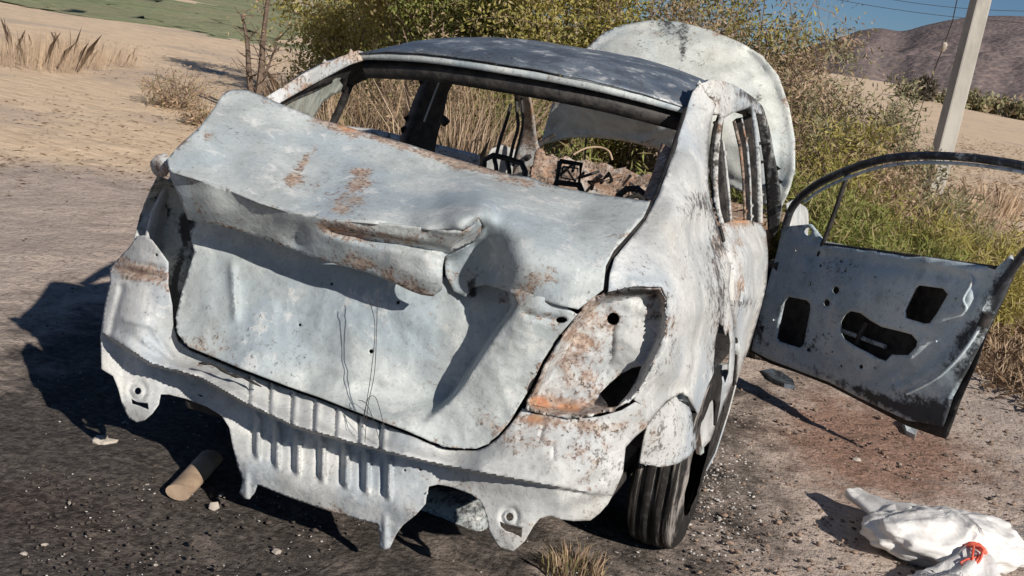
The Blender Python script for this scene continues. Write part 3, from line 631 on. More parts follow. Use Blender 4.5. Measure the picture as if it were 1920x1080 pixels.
wheel('wheel', .745, 3.42, .30, .27, .178, 1); wheel('wheel', -.745, 3.42, .30, .27, .178, -1)

# underside: exhaust box behind the arch, fallen tail pipe, floor
def capsule(name, a, b, r, mat, parent, base=(0, 0, 0), sq=(1, 1)):
    a, b = np.array(a, float), np.array(b, float); L = np.linalg.norm(b-a)
    ts = [0, .02, .05, .1, .5, .9, .95, .98, 1]; rr = [r*.5, r*.8, r*.95, r, r, r, r*.95, r*.8, r*.5]
    return tube(name, [a+(b-a)*t for t in ts], r, mat, parent, 16, base, prof=sq, radii=rr)
capsule('muffler', U(780, 955, 'y', .60), U(925, 985, 'y', .58), .10, MAT['ash'], car, (.15, .5, .2), (.8, 1))  # darkened base value paints in the shade under the car
t_ = NT('scorched_pipe'); t_.done(t_.mix(t_.map(t_.noise(9, 5, .6, t_.coord()), .4, .6), (.42, .31, .22), (.28, .20, .14)), .8); MAT['pipe'] = t_.m
tail_pipe = tube('tail_pipe', [(-.515, .10, .028), (-.53, .16, .030), (-.585, .36, .04)], .034, MAT['pipe'], car, 16, prof=(.72, 1.12))
fl = mesh_obj('floor_pan', *join([box_vf((0, 1.9, .27), (1.36, 3.0, .05)), box_vf((0, .40, .30), (1.10, .55, .06)), box_vf((0, .85, .26), (1.3, .08, .08)), box_vf((0, 1.9, .33), (.26, 2.4, .12))]), MAT['char'], car, False)
bevel(fl, .02)
mesh_obj('rear_bulkhead', *box_vf((0, .62, .62), (1.24, .03, .62)), MAT['char'], car, False)

# ---------------------------------------------------------------- roof, pillars, cabin
def roof():
    vs, fs = [], []; nx, ny = 48, 40
    rear = [(-.575, .965, 1.345), (-.30, .90, 1.372), (0, .87, 1.378), (.30, .91, 1.372), (.565, 1.06, 1.345)]
    rr = catmull(np.array(rear), 12, False)
    for j in range(ny+1):
        v = j/ny
        for i in range(nx+1):
            p = rr[i]; s = i/nx*2-1
            y1 = 2.28-.10*s*s; y = p[1]+(y1-p[1])*v
            zc = p[2]+(.100*(1-(1-min(v/.55, 1))**2.2) - .045*max(0, (v-.55)/.45)**2)*(1-.22*s*s)
            z = zc - .035*abs(s)**5*min(1, v*4+.3)
            x = p[0]*(1+.03*math.sin(math.pi*v))
            z += .006*nz(x, y, 2, 3)+.002*nz(x, y, 7, 14)
            vs.append((x, y, z))
    m = nx+1
    for j in range(ny):
        for i in range(nx): fs.append((j*m+i, j*m+i+1, (j+1)*m+i+1, (j+1)*m+i))
    o = mesh_obj('roof', vs, fs, MAT['roof'], car)
    W = np.zeros((len(vs), 4)); W[:, 3] = 1; V = np.array(vs)
    W[:, 0] = .12+.45*sstep(1.7, 2.2, V[:, 1])+.35*sstep(.45, .57, V[:, 0]); W[:, 2] = .6*sstep(-.1, .4, V[:, 0]); W[:, 1] = .1+.35*sstep(.50, .57, np.abs(V[:, 0]))+.22*sstep(1.12, .92, V[:, 1])
    set_wear_shade(o.data, W)
    md = o.modifiers.new('sheet', 'SOLIDIFY'); md.thickness = .006; md.offset = -1
    return rr
RR = roof()
tube('rear_header', RR+np.array([0, .012, -.020]), .009, MAT['ash'], car, 6, base=(.15, .28, .3), prof=(1.5, .8))
tube('rear_header_inner', RR*np.array([.97, 1, 1])+np.array([0, .06, -.06]), .032, MAT['char'], car, 6, prof=(1.1, 1))
tube('front_header', [(-.56, 2.25, 1.35), (-.3, 2.28, 1.385), (0, 2.30, 1.395), (.3, 2.28, 1.385), (.56, 2.25, 1.35)], .03, MAT['char'], car, 6, smooth_path=4)
for s in (-1, 1): tube('roof_rail_inner', [(s*.57, 1.05, 1.31), (s*.60, 1.5, 1.37), (s*.60, 2.0, 1.36), (s*.585, 2.25, 1.33)], .03, MAT['char'], car, 6, smooth_path=4)

# left side seen through the rear window: C-pillar, header curve, quarter glass, B-pillar, A-pillar
panel('c_pillar', [(500, 181), (530, 163), (580, 134), (640, 106), (672, 94), (690, 100), (692, 108), (655, 122), (610, 146), (560, 173), (523, 194)],
      [(500, 181, .47), (580, 134, .68), (640, 106, .86), (672, 94, .97), (692, 106, 1.0), (610, 146, .78), (523, 194, .50)], MAT['white'], car, step=5, base=(.22, .05, .3), spots=[(660, 105, 30, 14, (.4, .2, .2))], thick=.02)
panel('pillar_lining', [(523, 194), (560, 173), (610, 147), (655, 123), (690, 108), (760, 117), (840, 124), (828, 130), (790, 128), (745, 130), (700, 142), (668, 158), (652, 170), (645, 176), (640, 150), (625, 155), (600, 165), (560, 180), (530, 196)],
      [(523, 194, .52), (610, 147, .8), (690, 108, 1.05), (840, 124, 1.7), (745, 130, 1.35), (652, 170, 1.1), (640, 150, 1.0), (560, 180, .68)], MAT['char'], car, step=6, thick=.03)
tube('window_divider', [U(655, 160, 'x', -.655), U(641, 195, 'x', -.69), U(626, 228, 'x', -.71), U(612, 262, 'x', -.73)], .016, MAT['char'], car, 6)
def glass_mat():
    t = NT('smoked_glass'); co = t.coord(); n = t.noise(9, 5, .6, t.scale(co, (1, 3, 1)), .6)
    t.done(t.mix(t.map(n, .4, .65), (.42, .47, .44), (.60, .64, .60)), .25, None, 0, .5)
    t.set(t.b.inputs['Alpha'], t.map(n, .3, .75, .42, .8)); return t.m
gl = panel('glass_remnant', [(525, 195), (560, 178), (605, 160), (618, 152), (640, 146), (637, 152), (643, 160), (640, 172), (622, 180), (606, 192), (598, 206), (590, 220), (560, 212)],
      [(525, 195, 'x', -.655), (640, 146, 'x', -.62), (643, 160, 'x', -.63), (590, 220, 'x', -.68), (600, 180, 'x', -.65)], glass_mat(), car, step=6, thick=.004)
panel('b_pillar', [(820, 124), (870, 130), (856, 142), (840, 175), (832, 215), (822, 250), (812, 300), (800, 330), (750, 310), (764, 262), (785, 200), (805, 150)],
      [(820, 124, 1.95), (870, 130, 2.05), (832, 215, 2.05), (800, 330, 2.05), (750, 310, 1.9), (785, 200, 1.92)], MAT['char'], car, step=7, thick=.05)
tube('belt_cable', [U(834, 126, 'y', 1.88), U(814, 178, 'y', 1.86), U(795, 228, 'y', 1.85)], .004, MAT['ash'], car, 5)
capsule('belt_anchor', U(828, 232, 'y', 1.9), U(838, 222, 'y', 1.9), .02, MAT['char'], car)
panel('a_pillar', [(962, 150), (988, 155), (990, 175), (997, 207), (1003, 250), (1007, 274), (1012, 290), (1004, 328), (985, 345), (960, 335), (962, 311), (972, 280), (981, 244), (975, 207), (966, 180)],
      [(962, 150, 2.35), (988, 155, 2.4), (997, 207, 2.75), (1007, 274, 3.05), (1004, 328, 3.15), (962, 311, 3.1), (975, 207, 2.75)], MAT['white'], car, step=5, base=(.35, .0, .2), thick=.03,
      spots=[(990, 240, 8, 60, (.5, 0, 0)), (970, 165, 14, 20, (.3, .5, 0))])
# left front door, swung open: its window frame shows through the cabin
for pp in ([(958, 195), (950, 225), (938, 262), (927, 306)], [(967, 175), (970, 215), (971, 240), (962, 272), (955, 305)], [(976, 170), (980, 210), (979, 242), (968, 285), (962, 312)]):
    tube('door_frame_bar', [U(a, b, 'y', 2.6) for a, b in pp], .009 if pp[0][0] < 970 else .007, MAT['char'], car, 5, smooth_path=4)
# front seats: burnt tubular frames
def bar_loop(name, pts, y, r, closed=True):
    P = [U(a, b, 'y', y) for a, b in pts]
    if closed: P = P+[P[0]]
    return tube(name, P, r, MAT['char'], car, 6)
bar_loop('headrest_frame', [(1050, 302), (1090, 308), (1086, 346), (1044, 340)], 1.85, .011)
bar_loop('headrest_frame', [(1056, 312), (1083, 316), (1080, 338), (1052, 333)], 1.9, .004)
bar_loop('seat_frame', [(1030, 372), (1044, 342), (1086, 347), (1104, 392), (1080, 420)], 1.83, .014, False)
bar_loop('seat_frame', [(906, 325), (908, 300), (925, 291), (950, 297), (978, 306), (985, 322), (982, 345)], 1.6, .012, False)
bar_loop('seat_frame', [(925, 291), (930, 310), (932, 340)], 1.6, .009, False); bar_loop('seat_frame', [(950, 297), (955, 320), (955, 345)], 1.6, .009, False)
bar_loop('steering_wheel', [(1152, 392), (1160, 366), (1176, 354), (1195, 354), (1210, 366), (1214, 388)], 2.35, .016, False)
bar_loop('seat_frame', [(1172, 400), (1176, 372), (1196, 366), (1208, 376)], 1.9, .012, False)
# dashboard remains and firewall
def dash():
    def d_(P):
        return np.array([.012*noise.noise(Vector((a/16, b/12, 3.1)))+.006*noise.noise(Vector((a/6, b/6, 8.1))) for a, b in P])
    panel('firewall', [(1003, 285), (1010, 276), (1018, 280), (1024, 292), (1035, 288), (1048, 297), (1062, 292), (1080, 303), (1100, 299), (1112, 308), (1135, 306), (1150, 317), (1172, 315), (1200, 330), (1215, 324), (1232, 332), (1232, 420), (990, 420), (995, 330)],
          [(1003, 285, 2.95), (1100, 300, 3.0), (1232, 330, 2.95), (1232, 420, 2.9), (990, 420, 2.9), (1100, 380, 2.95)], MAT['rust'], car, step=5, disp=d_, base=(.15, .22, .7), thick=.02,
          spots=[(1130, 345, 20, 14, (.7, 0, 0)), (1050, 330, 20, 20, (0, .5, .4)), (1180, 350, 30, 20, (.3, .3, .3))])
    rnd = random.Random(3)
    for k in range(16):
        x = rnd.uniform(1010, 1215); y = rnd.uniform(318, 362)
        tube('dashboard_bracket', [U(x, y, 'y', 2.6), U(x+rnd.uniform(-25, 25), y+rnd.uniform(-18, 18), 'y', 2.75), U(x+rnd.uniform(-40, 40), y+rnd.uniform(-5, 25), 'y', 2.8)], rnd.uniform(.004, .010), MAT['rust'] if k % 2 else MAT['char'], car, 5, base=(.4, .1, .2))
    tube('engine_cable', [U(1075, 290, 'y', 3.3), U(1098, 278, 'y', 3.35), U(1125, 276, 'y', 3.4), U(1142, 284, 'y', 3.4), U(1148, 300, 'y', 3.4)], .006, MAT['straw'], car, 5, smooth_path=4)
dash()

# ---------------------------------------------------------------- bonnet, standing open
HOOD = [(1013, 272), (1026, 225), (1044, 165), (1060, 130), (1085, 103), (1105, 84), (1130, 62), (1165, 47), (1215, 38), (1270, 40), (1330, 55), (1390, 80), (1430, 105), (1460, 142), (1480, 200), (1491, 262), (1491, 318), (1482, 350), (1465, 390), (1440, 385), (1340, 335), (1236, 280), (1195, 270), (1156, 262), (1112, 259), (1067, 259)]
def d_hood(P):
    x, y = P.T
    d = np.zeros(len(P))
    r = np.hypot((x-1107)/20, (y-190)/16); d += -.03*np.exp(-((r-1)/.22)**2)
    r = np.hypot((x-1208)/36, (y-222)/22); d += -.05*sstep(1.3, .5, r)
    d += -.03*np.exp(-(signed_line(P, [(1200, 268), (1225, 250), (1262, 240)])/7)**2)
    d += .022*np.exp(-(signed_line(P, [(1036, 240), (1052, 222)])/5)**2)
    d += -.02*np.exp(-(signed_line(P, [(1010, 262), (1120, 252), (1190, 262), (1260, 275)])/8)**2)
    d += .03*np.exp(-(signed_line(P, [(1405, 105), (1450, 180), (1462, 260), (1458, 340)])/14)**2)
    e = seg_dist(P, HOOD, True); d += .010*np.exp(-((e-14)/5)**2)
    return d+np.array([.020*noise.noise(Vector((a/80, b/70, 5.7)))+.007*noise.noise(Vector((a/26, b/26, 1.7))) for a, b in P])
hood = panel('hood', HOOD, [(1013, 272, 3.62), (1067, 259, 3.58), (1156, 262, 3.46), (1236, 280, 3.38), (1340, 335, 3.34), (1465, 390, 3.30), (1491, 300, 3.30), (1480, 200, 3.42), (1430, 105, 3.52), (1330, 55, 3.58), (1215, 38, 3.60), (1130, 62, 3.56), (1060, 130, 3.42), (1026, 225, 3.50), (1150, 180, 3.22), (1280, 200, 3.20), (1400, 270, 3.24), (1200, 220, 3.30), (1300, 120, 3.38), (1200, 100, 3.40)],
             MAT['hood'], car, step=6, disp=d_hood, base=(.03, .03, .15), smooth=0, thick=.012,
             spots=[(1420, 190, 14, 40, (.1, .45, .4), 10), (1280, 90, 10, 60, (.05, .4, .3), 8), (1320, 110, 30, 30, (0, .2, .3)), (1470, 250, 10, 120, (.35, 0, 0)), (1360, 70, 60, 8, (.3, 0, 0), 25), (1200, 90, 60, 25, (0, .15, .5))])
for s in (-.62, .62): tube('hood_hinge', [(s, 3.05, .90), (s, 3.25, .98), (s, 3.46, 1.02)], .016, MAT['char'], car, 5)
tube('prop_rod', [(-.55, 3.95, .80), (-.45, 3.4, 1.35)], .006, MAT['char'], car, 6)

# ---------------------------------------------------------------- right side: rails, rear door, pillars
def strip(name, pts, y, wd, mat, base=(0, 0, 0), thick=.02):
    P = catmull(np.array([U(a, b, 'y', yy) for (a, b), yy in zip(pts, y)]), 5, False)
    return tube(name, P, wd, mat, car, 6, base=base, prof=(1, .9))
panel('roof_rail', [(1313, 157), (1335, 149), (1352, 151), (1375, 158), (1395, 170), (1412, 182), (1424, 198), (1430, 215), (1418, 212), (1408, 200), (1396, 205), (1372, 212), (1358, 222), (1352, 214), (1340, 212), (1345, 190), (1330, 170)],
      [(1313, 157, 1.12), (1335, 149, 1.2), (1375, 158, 1.45), (1412, 182, 1.8), (1430, 213, 2.0), (1396, 205, 1.65), (1358, 222, 1.3), (1340, 212, 1.15), (1360, 180, 1.3), (1390, 185, 1.55)], MAT['white'], car, step=4.5, base=(.15, .12, .6), thick=.02,
      disp=lambda P: np.array([.02*noise.noise(Vector((a/10, b/7, 2.2))) for a, b in P]), spots=[(1400, 180, 30, 8, (0, .5, .3), 30)])
def post(name, poly, y0, y1, mat, base=(0, 0, 0), thick=.012, spots=(), step=5):
    P = np.array(poly, float); a, b = P[:, 1].min(), P[:, 1].max(); ctrl = []
    for x, y in poly: ctrl.append((x, y, y0+(y1-y0)*(y-a)/(b-a)))
    return panel(name, poly, ctrl, mat, car, step=step, base=base, thick=thick, spots=spots, disp=lambda Q: np.array([.0015*noise.noise(Vector((u/9, v/25, y0))) for u, v in Q]))
post('window_gap', [(1346, 214), (1356, 222), (1352, 262), (1360, 330), (1368, 414), (1352, 424), (1336, 380), (1330, 330), (1330, 280), (1336, 240)], 1.42, 1.36, MAT['char'])
post('door_window_frame', [(1350, 208), (1358, 212), (1351, 250), (1346, 300), (1345, 345), (1349, 388), (1357, 418), (1350, 421), (1341, 392), (1336, 347), (1336, 300), (1341, 250)], 1.24, 1.18, MAT['white'], (.08, .12, .5), spots=[(1343, 300, 4, 60, (0, .3, .3))])
post('door_window_frame', [(1353, 262), (1357, 264), (1364, 320), (1369, 370), (1372, 412), (1367, 414), (1363, 360), (1358, 310)], 1.33, 1.33, MAT['white'], (.05, .05, .3))
post('b_pillar', [(1373, 228), (1380, 222), (1412, 216), (1416, 260), (1421, 330), (1424, 418), (1396, 416), (1395, 350), (1389, 285)], 1.95, 1.95, MAT['char'], thick=.05)
post('b_pillar_edge', [(1373, 228), (1378, 226), (1390, 270), (1396, 330), (1399, 416), (1394, 416), (1391, 335), (1385, 280)], 1.90, 1.90, MAT['rust'], (.4, .3, .3))
post('b_pillar_edge', [(1389, 222), (1392, 222), (1403, 275), (1408, 340), (1410, 416), (1407, 416), (1404, 340), (1398, 275)], 1.86, 1.86, MAT['white'], (.2, .2, .2))
post('door_window_frame', [(1407, 202), (1413, 196), (1420, 240), (1425, 300), (1429, 370), (1430, 418), (1421, 418), (1419, 345), (1414, 262)], 1.74, 1.74, MAT['white'], (.0, .05, .3))
post('a_pillar', [(1414, 196), (1428, 210), (1441, 250), (1453, 310), (1462, 360), (1465, 400), (1459, 432), (1450, 445), (1439, 428), (1437, 370), (1431, 300), (1422, 240)], 2.05, 2.75, MAT['ash'], (.1, .38, .5), .03, spots=[(1452, 320, 4, 90, (0, .6, 0), 8), (1434, 330, 4, 80, (0, .5, 0), 6), (1445, 410, 10, 30, (0, .7, 0))])
tube('door_gap_dark_line', [U(a, b, 'x', v-.012) for a, b, v in ((1350, 425, .735), (1362, 470, .765), (1372, 500, .785), (1369, 540, .805), (1371, 570, .815), (1376, 600, .828), (1381, 640, .842), (1379, 683, .848), (1375, 722, .85))], .006, MAT['char'], car, 5, smooth_path=4)  # dark tube added to draw the shaded gap between door and quarter panel
DR = [(1357, 419), (1380, 412), (1405, 413), (1427, 420), (1436, 433), (1440, 470), (1440, 500), (1437, 535), (1427, 577), (1408, 643), (1388, 696), (1380, 722), (1382, 683), (1384, 640), (1379, 600), (1374, 570), (1372, 540), (1376, 500), (1365, 470)]
panel('rear_door', DR, [(1357, 419, 1.22), (1380, 412, 1.45), (1427, 420, 1.95), (1440, 470, 'x', .815), (1440, 500, 'x', .825), (1427, 577, 'x', .835), (1408, 643, 'x', .825), (1377, 727, 'x', .80), (1380, 660, 'x', .842), (1375, 600, 'x', .828), (1371, 540, 'x', .805), (1362, 470, 'x', .765), (1405, 480, 'x', .802), (1405, 560, 'x', .832)],
      MAT['white'], car, step=5.5, base=(.10, 0, .15), holes=[[(1389, 533), (1394, 531), (1395, 548), (1391, 570), (1386, 572), (1389, 552)]],
      spots=[(1395, 415, 40, 7, (.7, .15, .1)), (1385, 470, 16, 50, (.35, 0, .2)), (1388, 545, 10, 30, (.5, .1, .2))], thick=.03)
panel('sill', [(1373, 722), (1380, 722), (1366, 775), (1340, 855), (1322, 884), (1318, 872), (1336, 822), (1358, 760)], [(1376, 722, 'x', .80), (1366, 775, 'x', .80), (1340, 855, 'x', .80), (1322, 884, 'x', .80), (1336, 822, 'x', .79), (1358, 760, 'x', .785)], MAT['char'], car, step=6, thick=.02)
tube('sill_flange', [U(1379, 722, 'x', .81), U(1366, 772, 'x', .81), U(1341, 850, 'x', .81), U(1324, 882, 'x', .81)], .004, MAT['white'], car, 5, base=(.3, .1, 0))

# ---------------------------------------------------------------- open front door
TH = math.radians(50); HNG = np.array([.79, 2.72, 0.0]); DN = np.array([-math.cos(TH), -math.sin(TH), 0]); DD = np.array([math.sin(TH), -math.cos(TH), 0])
def on_door(px, py, off=0.0):
    d = ray(px, py); t = ((HNG+DN*off-CAM)@DN)/(d@DN); return CAM+d*t
def door_ctrl(pts):
    out = []
    for px, py, off in pts:
        p = on_door(px, py, off); out.append((px, py, 'y', p[1]))
    return out
door = empty('front_door'); door.parent = car
door['label'] = 'front door swung wide open, inner face bare and blue-grey'
HOLES = [[(1478, 556), (1512, 563), (1519, 570), (1519, 582), (1507, 645), (1500, 652), (1462, 641), (1456, 634), (1460, 612), (1470, 566)],
         [(1594, 583), (1613, 587), (1632, 601), (1653, 613), (1690, 622), (1709, 627), (1720, 640), (1718, 650), (1703, 666), (1672, 665), (1661, 677), (1645, 671), (1627, 661), (1600, 648), (1582, 636), (1575, 622), (1576, 604), (1583, 590)],
         [(1724, 535), (1768, 541), (1777, 552), (1757, 587), (1743, 606), (1734, 607), (1698, 596), (1697, 582), (1717, 540)],
         circ(1566, 544, 7.5, 10), circ(1549, 568, 7, 10), circ(1514, 434, 8, 10), circ(1538, 498, 3, 6), circ(1584, 508, 2.5, 6), circ(1577, 490, 2.5, 6), circ(1518, 532, 3, 6, 6), circ(1614, 688, 4, 8), circ(1516, 656, 3.5, 8), circ(1577, 686, 2.5, 6)]
def d_door(P):
    x, y = P.T
    d = np.zeros(len(P))
    d += -.014*np.exp(-(signed_line(P, [(1490, 458), (1600, 470), (1760, 495), (1840, 508)])/7)**2)
    d += .012*np.exp(-(signed_line(P, [(1500, 478), (1600, 488), (1760, 512), (1820, 524)])/9)**2)
    d += -.010*np.exp(-(signed_line(P, [(1822, 512), (1815, 560), (1802, 582), (1770, 595), (1730, 640), (1690, 700), (1620, 735)])/8)**2)
    d += -.012*np.exp(-(signed_line(P, [(1850, 560), (1830, 620), (1790, 670), (1720, 715), (1640, 740)])/7)**2)
    d += .016*np.exp(-(signed_line(P, [(1840, 545), (1815, 620), (1760, 670), (1690, 715)])/8)**2)
    for h in HOLES[:3]: d += -.006*np.exp(-((seg_dist(P, h, True)-5)/4)**2)
    return d+np.array([.004*noise.noise(Vector((a/40, b/40, 31.7)))+.002*noise.noise(Vector((a/14, b/14, 1.7))) for a, b in P])
panel('inner_panel', [(1409, 657), (1413, 635), (1426, 585), (1439, 535), (1457, 472), (1466, 430), (1478, 424), (1520, 420), (1545, 452), (1600, 462), (1700, 476), (1800, 491), (1868, 502), (1895, 478), (1905, 500), (1880, 560), (1850, 622), (1815, 690), (1785, 745), (1768, 800), (1700, 788), (1609, 745), (1553, 716), (1494, 694), (1442, 674)],
      door_ctrl([(1409, 657, 0), (1457, 472, 0), (1478, 424, 0), (1545, 452, 0), (1700, 476, .0), (1868, 502, 0), (1890, 530, -.02), (1830, 660, -.02), (1768, 800, -.03), (1609, 745, -.01), (1494, 694, -.01), (1600, 600, .025), (1500, 600, .02), (1720, 620, .025), (1800, 560, .015), (1700, 720, .0)]),
      MAT['doorin'], door, step=7.5, disp=d_door, holes=HOLES, base=(.0, .0, .25), thick=.010,
      spots=[(1830, 700, 45, 90, (.05, .75, 0), 30), (1740, 770, 90, 30, (.15, .8, 0), 25), (1880, 540, 25, 90, (0, .75, 0), 30), (1640, 745, 130, 9, (0, .7, 0), 24), (1800, 640, 14, 60, (0, .5, 0), 35), (1690, 580, 30, 25, (0, .3, .2)), (1500, 430, 30, 14, (0, .35, 0)), (1425, 610, 10, 60, (0, .35, 0)), (1560, 500, 30, 20, (0, .1, .6)), (1770, 500, 60, 14, (0, .25, 0)), (1480, 665, 50, 12, (0, .25, .2), 20)])  # dark spots low and right paint the door's shade into its colour
panel('outer_skin', [(1407, 658), (1413, 633), (1440, 533), (1458, 470), (1470, 432), (1545, 456), (1700, 480), (1868, 504), (1925, 466), (1920, 474), (1887, 550), (1851, 625), (1831, 684), (1801, 751), (1778, 815), (1772, 823), (1701, 799), (1609, 751), (1553, 722), (1494, 699), (1442, 681)],
      door_ctrl([(1407, 658, -.06), (1458, 470, -.06), (1470, 432, -.05), (1545, 456, -.05), (1700, 480, -.05), (1868, 504, -.05), (1920, 474, -.04), (1850, 625, -.03), (1776, 820, -.03), (1609, 751, -.05), (1494, 699, -.05), (1600, 600, -.10), (1500, 580, -.09), (1750, 640, -.09)]),
      MAT['char'], door, step=16, base=(.05, .75, .2), thick=.003)  # skin coloured black to paint in the shade behind the cut-outs
def dtube(name, pts, offs, r, mat, base=(0, 0, 0), prof=(1, 1), sp=5):
    P = [on_door(a, b, o) for (a, b), o in zip(pts, offs)]
    return tube(name, P, r, mat, door, 8, base, smooth_path=sp, prof=prof)
top = [(1470, 436), (1482, 396), (1505, 366), (1540, 341), (1592, 318), (1646, 301), (1701, 293), (1757, 292), (1831, 297), (1925, 312), (1985, 328), (2010, 350), (2000, 380), (1965, 430), (1920, 476), (1888, 520), (1872, 545)]
lean = [-.03, -.02, 0, .02, .04, .06, .07, .08, .085, .085, .08, .07, .06, .04, .01, -.01, -.02]
dtube('window_frame', top, lean, .0185, MAT['roof'], (0, .72, .2), (1, .9))
dtube('window_frame_lip', [(a+3, b+13) for a, b in top[2:14]], [l+.012 for l in lean[2:14]], .007, MAT['doorin'], (0, .35, .0))
dtube('window_divider', [(1590, 325), (1574, 372), (1557, 420), (1543, 458), (1532, 490)], [.03, .02, .01, 0, -.02], .011, MAT['char'])
dtube('belt_seal', [(1540, 457), (1640, 470), (1760, 487), (1868, 502)], [.0, .0, .0, .0], .008, MAT['char'])
dtube('window_regulator', [(1578, 620), (1600, 628), (1660, 650)], [-.03, -.03, -.03], .010, MAT['ash'], (0, .4, .2), sp=0)
dtube('window_regulator', [(1626, 604), (1612, 628), (1604, 650)], [-.02, -.02, -.02], .012, MAT['char'], sp=0)
def bolt(px, py, off, r=.007):
    p = on_door(px, py, off); tube('bolt', [p-DN*.004, p+DN*.006], r, MAT['ash'], door, 6, (.3, .3, .2))
for px, py in ((1492, 470), (1508, 512), (1640, 520), (1668, 545), (1792, 560), (1805, 575), (1640, 690), (1560, 660), (1450, 600), (1755, 640)): bolt(px, py, .02, .005)
dtube('latch', [(1852, 588), (1842, 612)], [.0, .0], .022, MAT['char'], sp=0)
dtube('pressed_rib', [(1818, 512), (1822, 530), (1806, 560), (1812, 578), (1802, 588)], [.012, .016, .02, .02, .016], .006, MAT['doorin'], sp=4)
dtube('pressed_rib', [(1700, 738), (1760, 706), (1806, 660), (1838, 612)], [.004, .004, .0, -.006], .007, MAT['doorin'], (0, .2, .2), sp=4)
for zz in (.36, .66): tube('door_hinge', [(.76, 2.78, zz), (.80, 2.72, zz)], .025, MAT['char'], door, 6)

# ---------------------------------------------------------------- the rest of the body: left side, front wings, nose, engine bay
def body_side(name, sgn, outline, arches, mat, base=(.05, .05, .3)):
    out = []
    for i in range(len(outline)):
        a, b = np.array(outline[i]), np.array(outline[(i+1) % len(outline)]); k = max(1, int(np.hypot(*(b-a))/.05))
        for j in range(k): out.append(a+(b-a)*j/k)
    out = np.array(out); g = np.array([(y, z) for y in np.arange(.05, 4.4, .05) for z in np.arange(.2, 1.1, .05)])
    g = g[inpoly(g, out) & (seg_dist(g, out, True) > .025)]
    V = np.vstack([out, g]); n = len(out)
    r = delaunay_2d_cdt([Vector(p) for p in V], [(i, (i+1) % n) for i in range(n)], [], 0, 1e-5)
    V2 = np.array([(v.x, v.y) for v in r[0]]); T = np.array([f for f in r[2] if len(f) == 3]); T = T[inpoly(V2[T].mean(1), out)]
    X = []
    for y, z in V2:
        x = .835-.10*max(0, (z-.62)/.4)**2-.05*max(0, (.42-z)/.2)**2
        x -= .16*max(0, (y-3.6)/.75)**2.2+.10*max(0, (.55-y)/.55)**2
        X.append((sgn*(x+.004*nz(y, z, sgn, 4)), y, z))
    o = mesh_obj(name, X, [tuple(map(int, (f if sgn > 0 else f[::-1]))) for f in T], mat, car)
    set_wear_shade(o.data, np.tile(list(base)+[1], (len(X), 1))); m = o.modifiers.new('sheet', 'SOLIDIFY'); m.thickness = .01; m.offset = -1
    return o
def arch(cy, r, z0=.25, n=12):
    return [(cy+r*math.cos(a), .30+r*math.sin(a)) for a in np.linspace(math.pi+.1, -.1, n)]
body_side('side_panel', -1, [(.20, .35)]+[(.45, .30)]+arch(.83, .36)+[(1.3, .24), (2.95, .24)]+arch(3.42, .36)+[(3.9, .3), (4.2, .34), (4.28, .6), (4.15, .76), (3.6, .88), (3.05, .95), (2.92, .93), (2.86, .38), (2.1, .36), (2.02, .90), (1.2, .93), (.98, 1.05), (.5, 1.08), (.28, .98), (.20, .80)], None, MAT['white'])
body_side('front_wing', 1, [(2.80, .26), (3.02, .25)]+arch(3.42, .36)+[(3.9, .3), (4.2, .34), (4.28, .6), (4.15, .76), (3.6, .88), (3.05, .95), (2.80, .95)], None, MAT['white'])
eb = mesh_obj('engine_block', *join([box_vf((0, 3.55, .58), (.75, .45, .36)), box_vf((-.3, 3.75, .62), (.22, .3, .26)), box_vf((.35, 3.6, .7), (.2, .34, .12)), box_vf((0, 4.12, .5), (1.2, .08, .45)), box_vf((.45, 3.3, .6), (.2, .2, .4))]), MAT['rust'], car, False); bevel(eb, .03)
set_wear_shade(eb.data, np.tile([.5, .3, .3, 1], (len(eb.data.vertices), 1)))
fp = mesh_obj('front_panel', *join([box_vf((0, 4.22, .74), (1.3, .08, .06)), box_vf((0, 4.22, .36), (1.3, .08, .10)), box_vf((-.45, 4.22, .55), (.06, .07, .35)), box_vf((.45, 4.22, .55), (.06, .07, .35))]), MAT['rust'], car, False); bevel(fp, .015)
set_wear_shade(fp.data, np.tile([.4, .3, .3, 1], (len(fp.data.vertices), 1)))

ld = empty('front_door'); ld.parent = car
def left_door():
    a = math.radians(62); d = np.array([-math.sin(a), -math.cos(a), 0]); nrm = np.array([math.cos(a), -math.sin(a), 0]); h = np.array([-.79, 2.80, 0])
    out = [(0, .27), (1.02, .27), (1.06, .6), (1.05, .93), (.55, .95), (0, .90)]; vs, fs = [], []
    for off in (0, .07):
        for u, z in out: p = h+d*u+nrm*off+np.array([0, 0, z]); vs.append(p)
    n = len(out); fs = [tuple(range(n)), tuple(range(2*n-1, n-1, -1))]+[(i, i+n, (i+1) % n+n, (i+1) % n) for i in range(n)]
    o = bevel(mesh_obj('door_shell', vs, fs, MAT['white'], ld, False), .015); set_wear_shade(o.data, np.tile([.1, .4, .4, 1], (len(vs), 1)))
left_door()
